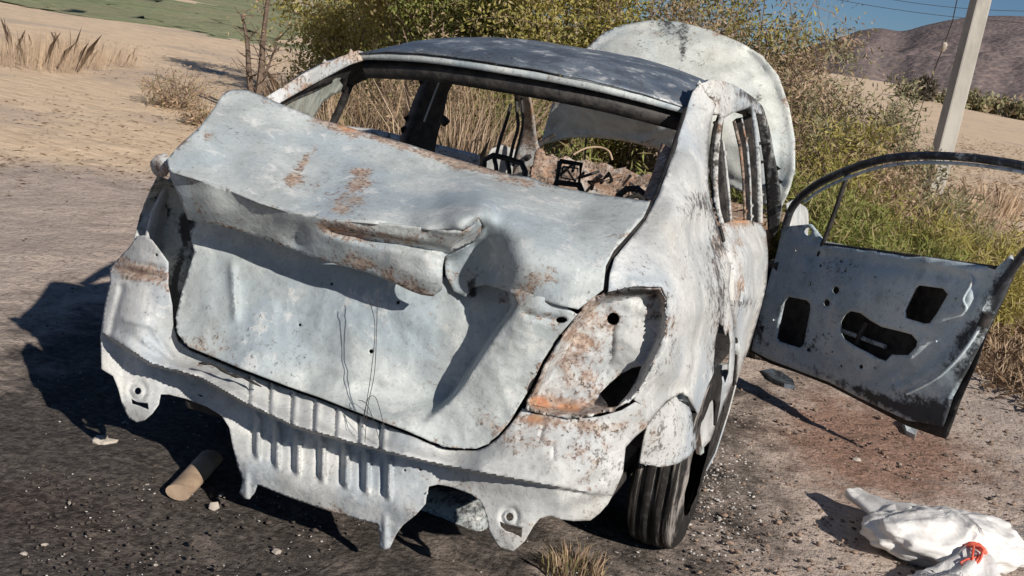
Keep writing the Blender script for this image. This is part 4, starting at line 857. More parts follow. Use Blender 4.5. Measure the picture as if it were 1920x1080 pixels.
# ================================================================ plants
MAT['leaf_dark'] = leaf_mat('dark_scrub_leaves', (.07, .06, .045), (.12, .10, .075), None, .1)
def quads_mesh(name, Q, tint, mat, parent=None):
    Q = np.asarray(Q, np.float32); n = len(Q)                 # (n, k, 3) polygons of k corners
    k = Q.shape[1]
    me = bpy.data.meshes.new(name); me.vertices.add(n*k); me.vertices.foreach_set('co', Q.ravel())
    me.loops.add(n*k); me.loops.foreach_set('vertex_index', np.arange(n*k, dtype=np.int32))
    me.polygons.add(n); me.polygons.foreach_set('loop_start', np.arange(0, n*k, k, dtype=np.int32)); me.polygons.foreach_set('loop_total', np.full(n, k, np.int32))
    me.update(calc_edges=True)
    a = me.attributes.new('tint', 'FLOAT_COLOR', 'POINT')
    T = np.ones((n, k, 4), np.float32); T[:, :, :3] = np.asarray(tint, np.float32)[:, None, :]; a.data.foreach_set('color', T.ravel())
    if mat: me.materials.append(mat)
    o = bpy.data.objects.new(name, me); COL.objects.link(o)
    if parent: o.parent = parent
    return o
def leaf_quads(P, D, L, Wd, rng):
    n = len(P); D = D/np.linalg.norm(D, axis=1, keepdims=True)
    r = rng.normal(size=(n, 3)); S = np.cross(D, r); S /= np.linalg.norm(S, axis=1, keepdims=True)+1e-9
    N = np.cross(D, S); L = L[:, None]; Wd = Wd[:, None]
    return np.stack([P, P+D*L*.45+S*Wd*.5+N*L*.06, P+D*L, P+D*L*.45-S*Wd*.5+N*L*.06], 1)
def twig_vf(path, r0, r1):
    return tube(None, path, r0, None, None, 4, radii=[r0, r1])

def shrub(name, label, cat, x, y, h, rad, n_stem, leafmat, n_leaf, leaf_len, leaf_w, seed, group, lean=(0, 0), droop=.3, stem_r=.012, barkmat=None, up=1.0, low=.15, clump=.10, branchy=5):
    rng = np.random.default_rng(seed); e = empty(name, (x, y, gz(x, y)-.02)); tag(e, label, cat, group)
    parts = []; anchors = []; wts = []
    for i in range(n_stem):
        a = rng.uniform(0, 2*math.pi); rr = rad*math.sqrt(rng.uniform(0, 1)); hh = h*rng.uniform(.55, 1.08)*(1-.25*rr/rad)
        b = np.array([math.cos(a)*rr*.25, math.sin(a)*rr*.25, 0]); tip = np.array([math.cos(a)*rr+lean[0]*hh, math.sin(a)*rr+lean[1]*hh, hh])
        mid = (b+tip)/2+rng.normal(size=3)*.07*h*np.array([1, 1, .2])+np.array([0, 0, .08*h])
        path = catmull(np.array([b, b*.6+mid*.4+np.array([0, 0, .05*h]), mid, tip]), 3, False)
        parts.append(twig_vf(path, stem_r*rng.uniform(.7, 1.2), stem_r*.3))
        for k in range(branchy):
            f = rng.uniform(low, .98); q = path[int(f*(len(path)-1))]
            d = rng.normal(size=3)*np.array([1, 1, .55])+np.array([math.cos(a), math.sin(a), .5*up]); d /= np.linalg.norm(d)
            l = h*rng.uniform(.10, .30)*(1.15-f*.6); end = q+d*l+np.array([0, 0, -droop*l*rng.uniform(0, 1)])
            bp = np.array([q, (q+end)/2+np.array([0, 0, .08*l]), end]); parts.append(twig_vf(bp, stem_r*.4, stem_r*.14))
            for t in np.linspace(.2, 1, 4): anchors.append(q+(end-q)*t); wts.append(.6+f)
        for t in np.linspace(max(low, .2), 1, 6): anchors.append(path[int(t*(len(path)-1))]); wts.append(.5)
    V, Fc = join(parts); st = mesh_obj('trunk', V, Fc, barkmat or MAT['twig'], e, False)
    A = np.array(anchors); wts = np.array(wts)*rng.gamma(1.3, 1, len(A)); idx = rng.choice(len(A), n_leaf, p=wts/wts.sum())
    P = A[idx]+rng.normal(size=(n_leaf, 3))*clump*np.array([1, 1, .9])
    P[:, 2] = np.abs(P[:, 2]); D = rng.normal(size=(n_leaf, 3))+np.array([0, 0, .35*up])
    L = leaf_len*rng.uniform(.55, 1.35, n_leaf); Wd = leaf_w*rng.uniform(.6, 1.3, n_leaf)
    base = rng.uniform(0, 1, len(A))[idx]*.6+rng.uniform(0, 1, n_leaf)*.4
    quads_mesh('crown', leaf_quads(P, D, L, Wd, rng), np.stack([base, rng.uniform(0, 1, n_leaf), base], 1), leafmat, e)
    return e
def blades(n, region, rng, L, Wd, flat=.8, bend=.3):
    P = np.array([region(rng) for _ in range(n)]); a = rng.uniform(0, 2*math.pi, n)
    el = np.abs(rng.normal(0, 1, n))*(1-flat)*1.2+.05
    D = np.stack([np.cos(a)*np.cos(el), np.sin(a)*np.cos(el), np.sin(el)], 1); l = L*rng.uniform(.5, 1.5, n)
    S = np.stack([-np.sin(a), np.cos(a), np.zeros(n)], 1)*(Wd*rng.uniform(.6, 1.4, n))[:, None]
    M_ = P+D*l[:, None]*.55; E_ = P+D*l[:, None]; E_[:, 2] -= bend*l*.3
    return np.stack([P-S*.5, P+S*.5, M_+S*.4, E_, M_-S*.4], 1)
def tuft(name, label, x, y, h, rad, n, seed, group, mat=None, wd=.006, lean=0.0, cat='weeds'):
    rng = np.random.default_rng(seed); Q = []; T = []
    for i in range(n):
        a = rng.uniform(0, 2*math.pi); r = rad*math.sqrt(rng.uniform(0, 1))*.7; hh = h*rng.uniform(.4, 1.1)
        p = np.array([math.cos(a)*r, math.sin(a)*r, 0]); o_ = np.array([math.cos(a+rng.normal(0, .6)), math.sin(a+rng.normal(0, .6)), 0])*rng.uniform(.1, .55)*hh
        m = p+o_*.35+np.array([0, 0, hh*.6]); e = p+o_+np.array([0, 0, hh*rng.uniform(.75, 1)])
        s = np.array([-math.sin(a), math.cos(a), 0])*wd*rng.uniform(.6, 1.3)
        s = s if rng.uniform() < .5 else np.array([s[1], -s[0], 0])
        Q.append([p-s, p+s, m+s*.8, e, m-s*.8]); t = rng.uniform(0, 1); T.append((t, rng.uniform(0, 1), t))
    o = quads_mesh(name, Q, T, mat or MAT['straw']); o.location = (x, y, gz(x, y)-.01); return tag(o, label, cat, group)

def place(px, py, dist): return at_dist(px, py, dist)
BG = 'shrubs along the roadside behind the car'
def sh(px, py, d, *a, **k):
    x, y = place(px, py, d); return a[0](a[1], a[2], a[3], x, y, *a[4:], **k)
# --- green and olive bushes above the roof
sh(690, 60, 15, shrub, 'bush', 'yellow-green leafy bush standing left of the car roof', 'bush', 3.04, 1.38, 24, MAT['leaf_olive'], 29070, 0.068, 0.032, 11, BG, clump=.13, low=.02)
sh(800, 40, 13, shrub, 'bush', 'olive green bush just above the left half of the roof', 'bush', 2.90, 1.10, 22, MAT['leaf_olive'], 22610, 0.061, 0.029, 12, BG, clump=.12, low=.02)
sh(885, 40, 11.5, shrub, 'bush', 'dark green bush behind the roof centre, left of the dark trunk', 'bush', 3.19, 0.99, 21, MAT['leaf_green'], 22610, 0.054, 0.025, 13, BG, clump=.11, low=.02)
sh(1010, 30, 11, shrub, 'bush', 'mixed green bush behind the roof, right of the dark trunk', 'bush', 3.33, 1.10, 22, MAT['leaf_green'], 25840, 0.054, 0.021, 14, BG, clump=.11, low=.02)
sh(1120, 40, 10.5, shrub, 'bush', 'yellowish bush rising left behind the open bonnet', 'bush', 3.33, 1.10, 22, MAT['leaf_olive'], 25840, 0.051, 0.020, 15, BG, clump=.11, low=.02)
sh(1250, 60, 10.2, shrub, 'bush', 'green bush peeking over the top of the open bonnet', 'bush', 3.12, 1.10, 23, MAT['leaf_olive'], 25840, 0.051, 0.019, 16, BG, clump=.11, low=.02)
sh(1370, 90, 9.6, shrub, 'bush', 'dry brownish bush over the right shoulder of the bonnet', 'bush', 2.83, 0.88, 23, MAT['leaf_dry'], 19380, 0.041, 0.013, 17, BG, clump=.10, low=.02)
# --- the trunk of a small tree in the middle of them
def small_tree(px, py, d):
    x, y = place(px, py, d); e = empty('small_tree', (x, y, gz(x, y)-.03)); tag(e, 'dark multi-stemmed tree trunk rising above the roof centre', 'tree', BG)
    rng = np.random.default_rng(31); parts = []; A = []
    for k in range(4):
        a = k*1.6+.4; p = np.array([[.05*math.cos(a), .05*math.sin(a), 0], [.12*math.cos(a), .12*math.sin(a), .8], [.22*math.cos(a), .2*math.sin(a), 1.7], [.5*math.cos(a), .5*math.sin(a), 3.0]])
        p = catmull(p, 4, False); parts.append(tube(None, p, .07, None, None, 7, radii=[.075, .03]))
        for j in range(9):
            q = p[rng.integers(5, len(p))]; en = q+np.array([*rng.normal(0, .35, 2), rng.uniform(.0, .5)]); parts.append(twig_vf(np.array([q, (q+en)/2, en]), .016, .005))
            for t in (.4, .7, 1): A.append(q+(en-q)*t)
    V, Fc = join(parts); mesh_obj('trunk', V, Fc, MAT['bark'], e, True)
    A = np.array(A); i = rng.integers(0, len(A), 5000); P = A[i]+rng.normal(size=(5000, 3))*.14
    quads_mesh('crown', leaf_quads(P, rng.normal(size=(5000, 3)), rng.uniform(.05, .1, 5000), rng.uniform(.02, .04, 5000), rng), rng.uniform(0, 1, (5000, 3)), MAT['leaf_green'], e)
small_tree(945, 40, 11.3)
# --- dry weeds seen through the cabin
k = 0
for px, py, d, h, n, lab in ((640, 160, 9.0, .8, 420, 'dry straw weeds seen through the left rear side window'), (720, 190, 8.6, .95, 520, 'tangle of dry weeds seen through the rear window, left of the black pillar'), (700, 250, 7.0, .45, 420, 'low dry weeds in shade just above the boot lid'),
                             (870, 220, 8.0, 1.15, 620, 'tall reddish dry weeds seen between the pillars'), (900, 280, 7.2, .85, 520, 'pale dry weeds seen low between the pillars'), (945, 200, 8.8, 1.3, 480, 'dry weeds seen beside the rusty front pillar'), (600, 110, 11, .7, 380, 'straw clump left of the roof corner'), (800, 200, 9.2, 1.2, 480, 'dry weeds right behind the black pillar'),
                             (700, 110, 11, .9, 420, 'dry weeds below the yellow-green bush'), (560, 105, 13, .6, 300, 'thin straw clump before the green field')):
    x, y = place(px, py, d); tuft('dry_weeds', lab, x, y, h, .55, n, 40+k, 'dry weeds beyond the cabin', MAT['leaf_dry'] if k % 3 else MAT['straw'], .0035); k += 1
for px, py, d, h, lab in ((760, 150, 9.4, 1.2, 'leafless brown shrub seen through the rear window'), (840, 160, 9.3, 1.5, 'brown thorny shrub seen right of the black pillar'), (1010, 210, 9.0, 1.5, 'dull green shrub seen between the rusty pillar and the bonnet')):
    x, y = place(px, py, d); shrub('shrub', lab, 'shrub', x, y, h, .75, 26, MAT['leaf_dry'] if px < 1000 else MAT['leaf_green'], 9000, .05, .012, 60+k, BG, clump=.08, low=.05); k += 1
for px, py, d, h, lab in ((1100, 310, 7.4, .85, 'green grassy shrub seen under the bonnet through the windscreen'), (1190, 330, 7.2, .8, 'leafy green shrub seen through the windscreen, right of the seat')):
    x, y = place(px, py, d); shrub('shrub', lab, 'shrub', x, y, h, .6, 22, MAT['leaf_green'], 6000, .09, .016, 60+k, BG, clump=.07, low=.05); k += 1
# --- right of the bonnet: twiggy dry shrubs against the sky
RG = 'twiggy shrubs right of the bonnet'
for px, py, d, h, rad, mt, nl, ll, lw, lab in (
        (1440, 120, 9.4, 2.25, .7, 'leaf_dry', 12000, .055, .013, 'reddish brown dry shrub against the sky beside the bonnet'),
        (1530, 150, 9.2, 2.05, .7, 'leaf_grey', 9000, .055, .017, 'airy grey-green twigs reaching into the sky'),
        (1610, 190, 9.4, 1.7, .7, 'leaf_grey', 12000, .055, .013, 'grey-green shrub before the foot of the hill'),
        (1500, 260, 8.4, 1.65, .6, 'leaf_dry', 12000, .055, .013, 'ochre dry shrub just right of the bonnet edge'),
        (1590, 280, 8.2, 1.35, .6, 'leaf_dry', 12000, .055, .013, 'brown weedy shrub in the middle of the thicket'),
        (1650, 230, 9.0, 1.25, .5, 'leaf_grey', 8000, .055, .018, 'low pale green shrub left of the pole'),
        (1470, 200, 9.0, 1.9, .6, 'leaf_dry', 12000, .055, .013, 'tawny dry shrub pressed against the bonnet side'),
        (1560, 220, 8.8, 1.6, .6, 'leaf_grey', 13000, .055, .013, 'dull green shrub in the upper middle of the thicket'),
        (1640, 310, 8.0, 1.0, .55, 'leaf_dry', 11000, .055, .013, 'brown dry shrub just above the door frame'),
        (1540, 310, 7.9, 1.3, .55, 'leaf_olive', 13000, .055, .013, 'olive shrub low beside the bonnet edge'),
        (1400, 60, 10.0, 2.35, .7, 'leaf_grey', 9000, .055, .018, 'twiggy grey shrub topping the skyline left of the blue sky'),
        (1685, 290, 8.6, .9, .5, 'leaf_dry', 6000, .05, .016, 'small dry shrub in front of the pole foot')):
    x, y = place(px, py, d); shrub('shrub', lab, 'shrub', x, y, h, rad, 20, MAT[mt], nl, ll, lw, 100+k, RG, clump=.07, low=.05, stem_r=.007, branchy=8); k += 1
# --- lush green grassy shrubs behind the open door
for px, py, d, h, rad, mt, lab in (
        (1500, 400, 7.0, .95, .5, 'leaf_green', 'dark green leafy shrub behind the door hinge'),
        (1590, 420, 7.0, .85, .55, 'leaf_green', 'lush green willowy shrub framed left in the door window'),
        (1680, 430, 7.2, .8, .55, 'leaf_green', 'lush green willowy shrub framed in the middle of the door window'),
        (1770, 430, 7.6, .72, .55, 'leaf_olive', 'yellowing willowy shrub framed right in the door window'),
        (1745, 350, 9.6, .75, .5, 'leaf_olive', 'yellow-green shrub right before the pole foot'),
        (1790, 375, 8.8, .85, .45, 'leaf_grey', 'grey-green weedy shrub hiding the pole foot'),
        (1850, 420, 8.2, .6, .5, 'leaf_olive', 'thin yellow shrub at the right end of the door window'),
        (1560, 350, 7.8, 1.05, .5, 'leaf_olive', 'olive shrub rising above the front of the door frame')):
    x, y = place(px, py, d); shrub('shrub', lab, 'shrub', x, y, h, rad, 30, MAT[mt], 15000, .10, .0095, 120+k, 'green shrubs behind the open door', clump=.065, low=.03, stem_r=.006, branchy=7, up=1.6); k += 1
for px, py, d, h, lab in ((1830, 470, 9.0, .4, 'straw tuft right of the green shrubs in the door window'), (1768, 330, 11.5, .75, 'straw and weeds hiding the foot of the pole'), (1905, 380, 10.5, .45, 'straw tuft at the right picture edge behind the door'), (1720, 470, 7.0, .35, 'short straw at the foot of the green shrubs'), (1840, 290, 13, .5, 'dry tuft right of the pole foot'), (1890, 260, 16, .5, 'dry tuft in the brown field near the right edge'), (1800, 270, 14, .45, 'dry thorny tuft between pole and door frame')):
    x, y = place(px, py, d); tuft('straw_tuft', lab, x, y, h, .5, 330, 200+k, 'straw tufts beyond the door', None, .006); k += 1
# --- left: dead sapling, dry bush, straw
def sapling(px, py, d):
    x, y = place(px, py, d); e = empty('dead_sapling', (x, y, gz(x, y)-.02)); tag(e, 'thin dead sapling standing on the straw ground left of the car', 'sapling')
    rng = np.random.default_rng(5); parts = []; A = []
    p = catmull(np.array([[0, 0, 0], [.02, 0, .5], [-.02, .03, 1.0], [.03, 0, 2.2]]), 5, False); parts.append(tube(None, p, .03, None, None, 6, radii=[.05, .016]))
    p2 = catmull(np.array([[0, 0, .05], [-.12, 0, .45], [-.22, .03, .85], [-.3, 0, 1.1]]), 4, False); parts.append(tube(None, p2, .03, None, None, 6, radii=[.045, .012]))
    p3 = catmull(np.array([[0, 0, .3], [.1, 0, .6], [.16, .03, .9]]), 4, False); parts.append(tube(None, p3, .02, None, None, 6, radii=[.02, .006]))
    for pp in (p, p2, p3):
        for j in range(26):
            q = pp[rng.integers(2, len(pp))]; en = q+np.array([*rng.normal(0, .14, 2), rng.uniform(-.02, .2)]); parts.append(twig_vf(np.array([q, (q+en)/2+rng.normal(size=3)*.01, en]), .008, .003)); A += [en, (q+en)/2]
    V, Fc = join(parts); mesh_obj('trunk', V, Fc, MAT['bark'], e, False)
    A = np.array(A); i = rng.integers(0, len(A), 160); quads_mesh('crown', leaf_quads(A[i]+rng.normal(size=(160, 3))*.04, rng.normal(size=(160, 3)), rng.uniform(.03, .06, 160), rng.uniform(.01, .02, 160), rng), rng.uniform(0, 1, (160, 3)), MAT['leaf_dry'], e)
sapling(482, 178, 12.5)
x, y = place(335, 172, 12.5); shrub('dry_bush', 'low leafless dry bush on the straw ground, left of the sapling', 'bush', x, y, .5, .5, 30, MAT['leaf_dry'], 1400, .05, .014, 300, None, clump=.06, low=.02, stem_r=.006, branchy=8, up=.5)
x, y = place(400, 180, 11.5); shrub('dry_bush', 'small dry brush right beside the dead sapling foot', 'bush', x, y, .28, .45, 22, MAT['leaf_dry'], 1200, .05, .014, 301, None, clump=.05, low=.02, stem_r=.005, branchy=8, up=.4)
for px, py, d, h, lab in ((110, 70, 16, .5, 'pale straw clump at the left picture edge'), (180, 60, 17, .4, 'thinner straw clump next to the one at the left edge'), (60, 60, 15, .5, 'straw clump cut by the left picture edge'), (560, 80, 16, .8, 'single-stemmed dry weed left of the yellow-green bush')):
    x, y = place(px, py, d); tuft('straw_clump', lab, x, y, h, .95 if px < 500 else .15, 700 if px < 500 else 40, 320+k, 'straw clumps on the left', None, .0016); k += 1

# --- short flattened straw and ground litter
rng = np.random.default_rng(77)
def reg_left(r):
    while 1:
        px = r.uniform(-60, 640); py = r.uniform(20, 470); d = U(px, py, 'z', .25)
        x, y = d[0], d[1]
        if d[1] > 0 and math.hypot(x, y) < 26 and soil_at(x, y)[1] > .5*r.uniform(): return (x, y, gz(x, y)+.005)
Q = blades(2500, reg_left, rng, .05, .003, .9, .6); o = quads_mesh('dry_grass', Q, np.random.default_rng(1).uniform(0, 1, (len(Q), 3)), MAT['straw']); o['kind'] = 'stuff'; o['label'] = 'flattened dry straw covering the ground left of the car'
def reg_right(r):
    while 1:
        px = r.uniform(1500, 2000); py = r.uniform(180, 760); d = U(px, py, 'z', .25)
        x, y = d[0], d[1]
        if 1.5 < y < 40 and soil_at(x, y)[1] > .55*r.uniform()+.1: return (x, y, gz(x, y)+.005)
Q = blades(16000, reg_right, rng, .13, .004, .35, .6); o = quads_mesh('dry_grass', Q, np.random.default_rng(2).uniform(0, 1, (len(Q), 3)), MAT['straw']); o['kind'] = 'stuff'; o['label'] = 'dry straw on the ground beyond the open door'
def reg_behind(r):
    while 1:
        px = r.uniform(560, 1700); d = r.uniform(6.2, 13); x, y = at_dist(px, 200, d)
        if y > 4.4 or x < -2.2: return (x, y, gz(x, y))
Q = blades(16000, reg_behind, rng, .42, .004, .25, .5); o = quads_mesh('dry_grass', Q, np.random.default_rng(3).uniform(0, 1, (len(Q), 3)), MAT['straw']); o['kind'] = 'stuff'; o['label'] = 'knee-high dry grass between the shrubs'
x, y = U(1075, 1062, 'z', .02)[:2]; tuft('straw_tuft', 'small brown grass tuft on the ground behind the right tow bracket', x, y, .09, .13, 260, 400, None, MAT['leaf_dry'], .0016)

# ---------------------------------------------------------------- stones, clods, debris
def stone_vf(x, y, z, r, rng, n=1):
    t = (1+5**.5)/2
    v = np.array([(-1, t, 0), (1, t, 0), (-1, -t, 0), (1, -t, 0), (0, -1, t), (0, 1, t), (0, -1, -t), (0, 1, -t), (t, 0, -1), (t, 0, 1), (-t, 0, -1), (-t, 0, 1)], float)/1.9
    f = [(0, 11, 5), (0, 5, 1), (0, 1, 7), (0, 7, 10), (0, 10, 11), (1, 5, 9), (5, 11, 4), (11, 10, 2), (10, 7, 6), (7, 1, 8), (3, 9, 4), (3, 4, 2), (3, 2, 6), (3, 6, 8), (3, 8, 9), (4, 9, 5), (2, 4, 11), (6, 2, 10), (8, 6, 7), (9, 8, 1)]
    s = np.array([rng.uniform(.7, 1.4), rng.uniform(.6, 1.1), rng.uniform(.35, .75)])*r; a = rng.uniform(0, 6.28)
    v = v*rng.uniform(.75, 1.2, (12, 1))*s; c, q = math.cos(a), math.sin(a)
    v = np.stack([v[:, 0]*c-v[:, 1]*q, v[:, 0]*q+v[:, 1]*c, v[:, 2]], 1)+np.array([x, y, z+s[2]*.35]); return v, f
def gravel(name, n, region, rlo, rhi, mat, seed, label):
    r = np.random.default_rng(seed); parts = []
    for i in range(n):
        x, y = region(r); rad = rlo*(rhi/rlo)**(r.uniform()**1.8); parts.append(stone_vf(x, y, gz(x, y)+.002, rad, r))
    V, Fc = join(parts); o = mesh_obj(name, V, Fc, mat, None, False); o['kind'] = 'stuff'; o['label'] = label
MAT['stone'] = simple('pale_stone', (.46, .41, .36), .95, (.30, .26, .23), 30); MAT['clod'] = simple('dark_clod', (.10, .08, .068), .97, (.055, .046, .04), 40); MAT['earth'] = simple('earth_clod', (.30, .215, .165), .97, (.19, .135, .10), 40)
def rb(r):
    px, py = r.uniform(40, 1920), r.uniform(700, 1150); p = U(px, py, 'z', 0); return p[0], p[1]
def rr_(r):
    px, py = r.uniform(1290, 1940), r.uniform(660, 1120); p = U(px, py, 'z', .03); return p[0], p[1]
def rl(r):
    px, py = r.uniform(40, 420), r.uniform(420, 1120); p = U(px, py, 'z', 0); return p[0], p[1]
gravel('gravel', 1500, rb, .0025, .011, MAT['clod'], 1, 'dark clods and cinders scattered on the charred ground')
gravel('gravel', 300, rb, .002, .009, MAT['stone'], 2, 'pale pebbles scattered around the car')
gravel('gravel', 1300, rr_, .003, .013, MAT['earth'], 3, 'brown earth crumbs beside the open door')
gravel('gravel', 420, rr_, .003, .013, MAT['clod'], 4, 'dark cinders on the brown earth beside the car')
gravel('gravel', 350, rl, .003, .010, MAT['clod'], 5, 'dark crumbs left behind the car')
MAT['ashflake'] = simple('pale_ash', (.60, .57, .54), .95, (.42, .40, .38), 50)
def ra(r):
    p = U(r.normal(1345, 50), r.normal(915, 65), 'z', .0); return p[0], p[1]
gravel('gravel', 420, ra, .0025, .008, MAT['ashflake'], 8, 'pale ash flakes on the ground beside the rear wheel')
gravel('gravel', 900, rb, .0015, .005, MAT['ashflake'], 9, 'fine pale ash crumbs round the car')
for px, py, r, lab in ((400, 951, .022, 'pale pebble beside the fallen tail pipe'), (186, 829, .03, 'flat grey stone at the shadow edge, left of the bumper'), (205, 833, .024, 'smaller grey stone right of the flat one at the shadow edge'), (520, 1032, .018, 'white pebble below the ribbed panel'), (1602, 880, .02, 'pale stone between the door and the sack')):
    p = U(px, py, 'z', .005); V, Fc = stone_vf(p[0], p[1], gz(p[0], p[1]), r, np.random.default_rng(px)); tag(mesh_obj('stone', V, Fc, MAT['stone'], None, False), lab, 'stone', 'single stones near the car')
def scrap(name, label, pts, h, mat, seed):
    r = np.random.default_rng(seed); P = np.array([U(a, b, 'z', .03) for a, b in pts]); n = len(P)
    top = [(p[0], p[1], gz(p[0], p[1])+.012+h*r.uniform(.3, 1)) for p in P]; bot = [(p[0], p[1], gz(p[0], p[1])-.005) for p in P]
    c = P.mean(0); vs = top+bot+[(c[0], c[1], gz(c[0], c[1])+h*.9)]; fs = [(i, (i+1) % n, 2*n) for i in range(n)]+[(i, i+n, (i+1) % n+n, (i+1) % n) for i in range(n)]
    o = mesh_obj(name, vs, fs, mat, None, False); return tag(o, label, 'debris')
t_ = NT('melted_plastic'); t_.done(t_.mix(t_.map(t_.noise(25, 4, .6, t_.coord()), .4, .6), (.03, .035, .045), (.10, .12, .15)), .35, t_.bump(t_.noise(40, 4, .6, t_.coord()), .01, .7)); MAT['plastic'] = t_.m
scrap('melted_scrap', 'dark melted scrap on the ground below the open door', [(1424, 716), (1442, 714), (1460, 723), (1482, 736), (1486, 744), (1466, 742), (1442, 731)], .02, MAT['plastic'], 3)
scrap('charred_leaf', 'small curled grey scrap below the tip of the open door', [(1688, 810), (1702, 806), (1716, 822), (1712, 834), (1696, 826)], .015, MAT['ash'], 5)
# ---------------------------------------------------------------- white sack with red tie
def sack():
    e = empty('sack'); bx, by = U(1775, 1030, 'z', .06)[:2]; e.location = (bx+.0, by+.02, gz(bx, by)-.01); e.scale = (1.22, 1.22, .98); tag(e, 'crumpled white woven sack tied with red cord, lying at lower right', 'sack')
    t = NT('woven_sack'); co = t.coord(); n = t.noise(16, 5, .6, co)
    wv = t.new('TexWave'); wv.wave_type = 'BANDS'; t.set(wv.inputs['Scale'], 110); t.set(wv.inputs['Vector'], co)
    c = t.mix(t.map(n, .38, .68), (.76, .75, .74), (.63, .615, .60)); m = t.done(c, .5, t.bump(t.math('ADD', t.math('MULTIPLY', wv.outputs['Fac'], .04), t.noise(9, 4, .55, co, 1.5)), .02, .5), 0, .4)
    V, Fc = [], []; nu, nv = 140, 90
    ax = np.array([.9, .43, 0]); ax /= np.linalg.norm(ax); sx = np.array([-ax[1], ax[0], 0])
    tie = np.array([.055, -.10, .12])
    for j in range(nv+1):
        ph = math.pi*j/nv-math.pi/2
        for i in range(nu):
            th = 2*math.pi*i/nu; d = np.array([math.cos(ph)*math.cos(th), math.cos(ph)*math.sin(th), math.sin(ph)])
            p = ax*d[0]*.235+sx*d[1]*.135+np.array([0, 0, d[2]*.105])
            f = 1+.14*nz(d[0]*1.5, d[1]*1.5, d[2]*1.5, 1.0)-.08*abs(noise.noise(Vector((d[0]*2.2+3, d[1]*2.2, d[2]*2.2))))+.02*nz(d[0]*5, d[1]*5, d[2]*5+3, 1.0)
            p = p*f
            # folds gathered towards the tie
            q = p-tie; rr = np.linalg.norm(q); an = math.atan2(q[2], q@ax)
            p = p+q/rr*(.014*math.sin(an*9+nz(p[0]*8, p[1]*8, p[2]*8)*2))*math.exp(-(rr/.16)**2)+ (tie-p)*.55*math.exp(-(rr/.06)**2)
            p = p-d*(.012*abs(noise.noise(Vector((p[0]*11, p[1]*11, p[2]*11+9))))+.008*abs(noise.noise(Vector((p[0]*26, p[1]*26, p[2]*26+4)))))
            p[2] = max(p[2]+.085, .004+.004*nz(p[0]*20, p[1]*20, 0)); V.append(p)
    for j in range(nv):
        for i in range(nu): Fc.append((j*nu+i, j*nu+(i+1) % nu, (j+1)*nu+(i+1) % nu, (j+1)*nu+i))
    mesh_obj('body', V, Fc, m, e)
    # twisted tail to the left and the flared mouth in front of the tie
    def flare(name, path, radii, amp, nf, seed, sq=(1, .6)):
        P = catmull(np.array(path, float), 6, False); n = len(P); R_ = np.interp(np.linspace(0, 1, n), np.linspace(0, 1, len(radii)), radii); vs, fs = [], []; S = 36
        for i in range(n):
            tt = P[min(i+1, n-1)]-P[max(i-1, 0)]; tt /= np.linalg.norm(tt); u = np.cross(tt, [0, 0, 1.0]); u /= np.linalg.norm(u); v = np.cross(u, tt)
            for k_ in range(S):
                a = 2*math.pi*k_/S; r_ = R_[i]*(1+amp*math.sin(a*nf+i*.25)+.18*nz(math.cos(a)*1.2, math.sin(a)*1.2, i*.12+seed)); q = P[i]+u*math.cos(a)*r_*sq[0]+v*math.sin(a)*r_*sq[1]; q[2] = max(q[2], .004); vs.append(q)
        for i in range(n-1):
            for k_ in range(S): fs.append((i*S+k_, i*S+(k_+1) % S, (i+1)*S+(k_+1) % S, (i+1)*S+k_))
        fs.append(tuple(range(S))[::-1]); return mesh_obj(name, vs, fs, m, e)
    flare('corner', [(-.10, .02, .10), (-.17, .05, .10), (-.235, .10, .10), (-.265, .13, .105)], [.09, .06, .035, .03], .12, 4, 2)
    flare('mouth', [tie+np.array([0, .03, -.02]), tie, tie+np.array([.0, -.05, -.03]), tie+np.array([-.01, -.11, -.075]), tie+np.array([-.02, -.16, -.10])], [.06, .024, .05, .085, .11], .22, 7, 4, (1.1, .6))
    t2 = NT('red_cord'); t2.done(t2.mix(t2.map(t2.noise(60, 3, .6, t2.coord()), .4, .6), (.62, .06, .035), (.75, .16, .10)), .6)
    for k_ in range(5):
        r = random.Random(k_); pts = []
        for i in range(13):
            a = 2*math.pi*i/12; pts.append(tie+np.array([math.cos(a)*.028+r.uniform(-.004, .004), -.012+.007*k_-.012+r.uniform(-.004, .004), math.sin(a)*.024-.004]))
        tube('cord', pts, .004, t2.m, e, 6)
    for k_ in range(4):
        r = random.Random(k_+20); p0 = tie+np.array([-.005, -.03, .02]); tube('cord_end', [p0, p0+np.array([r.uniform(-.01, .02), -.03, r.uniform(-.01, .01)]), p0+np.array([r.uniform(-.03, .01), -.06, -.035]), p0+np.array([r.uniform(-.04, .0), -.075, -.06])], .0032, t2.m, e, 5, smooth_path=3)
    Q = []; r = np.random.default_rng(9)
    for i in range(170):
        if i < 110: a = r.uniform(0, 2*math.pi); p = tie+np.array([-.02+.10*math.cos(a), -.155, -.09+.06*math.sin(a)]); d = np.array([math.cos(a)*.5, -.9, .3*math.sin(a)+.1])+r.normal(size=3)*.4
        else: p = ax*.2+np.array([r.uniform(-.03, .03), r.uniform(-.05, .05), .10+r.uniform(-.03, .05)]); d = ax+r.normal(size=3)*.5+np.array([0, 0, .4])
        d /= np.linalg.norm(d); l = r.uniform(.015, .05); s = np.cross(d, [0, 0, 1.])*.0009; Q.append([p-s, p+s, p+d*l*.6+s+[0, 0, .004], p+d*l, p+d*l*.6-s+[0, 0, .004]])
    quads_mesh('fringe', Q, np.ones((170, 3)), m, e)['kind'] = 'stuff'
sack()
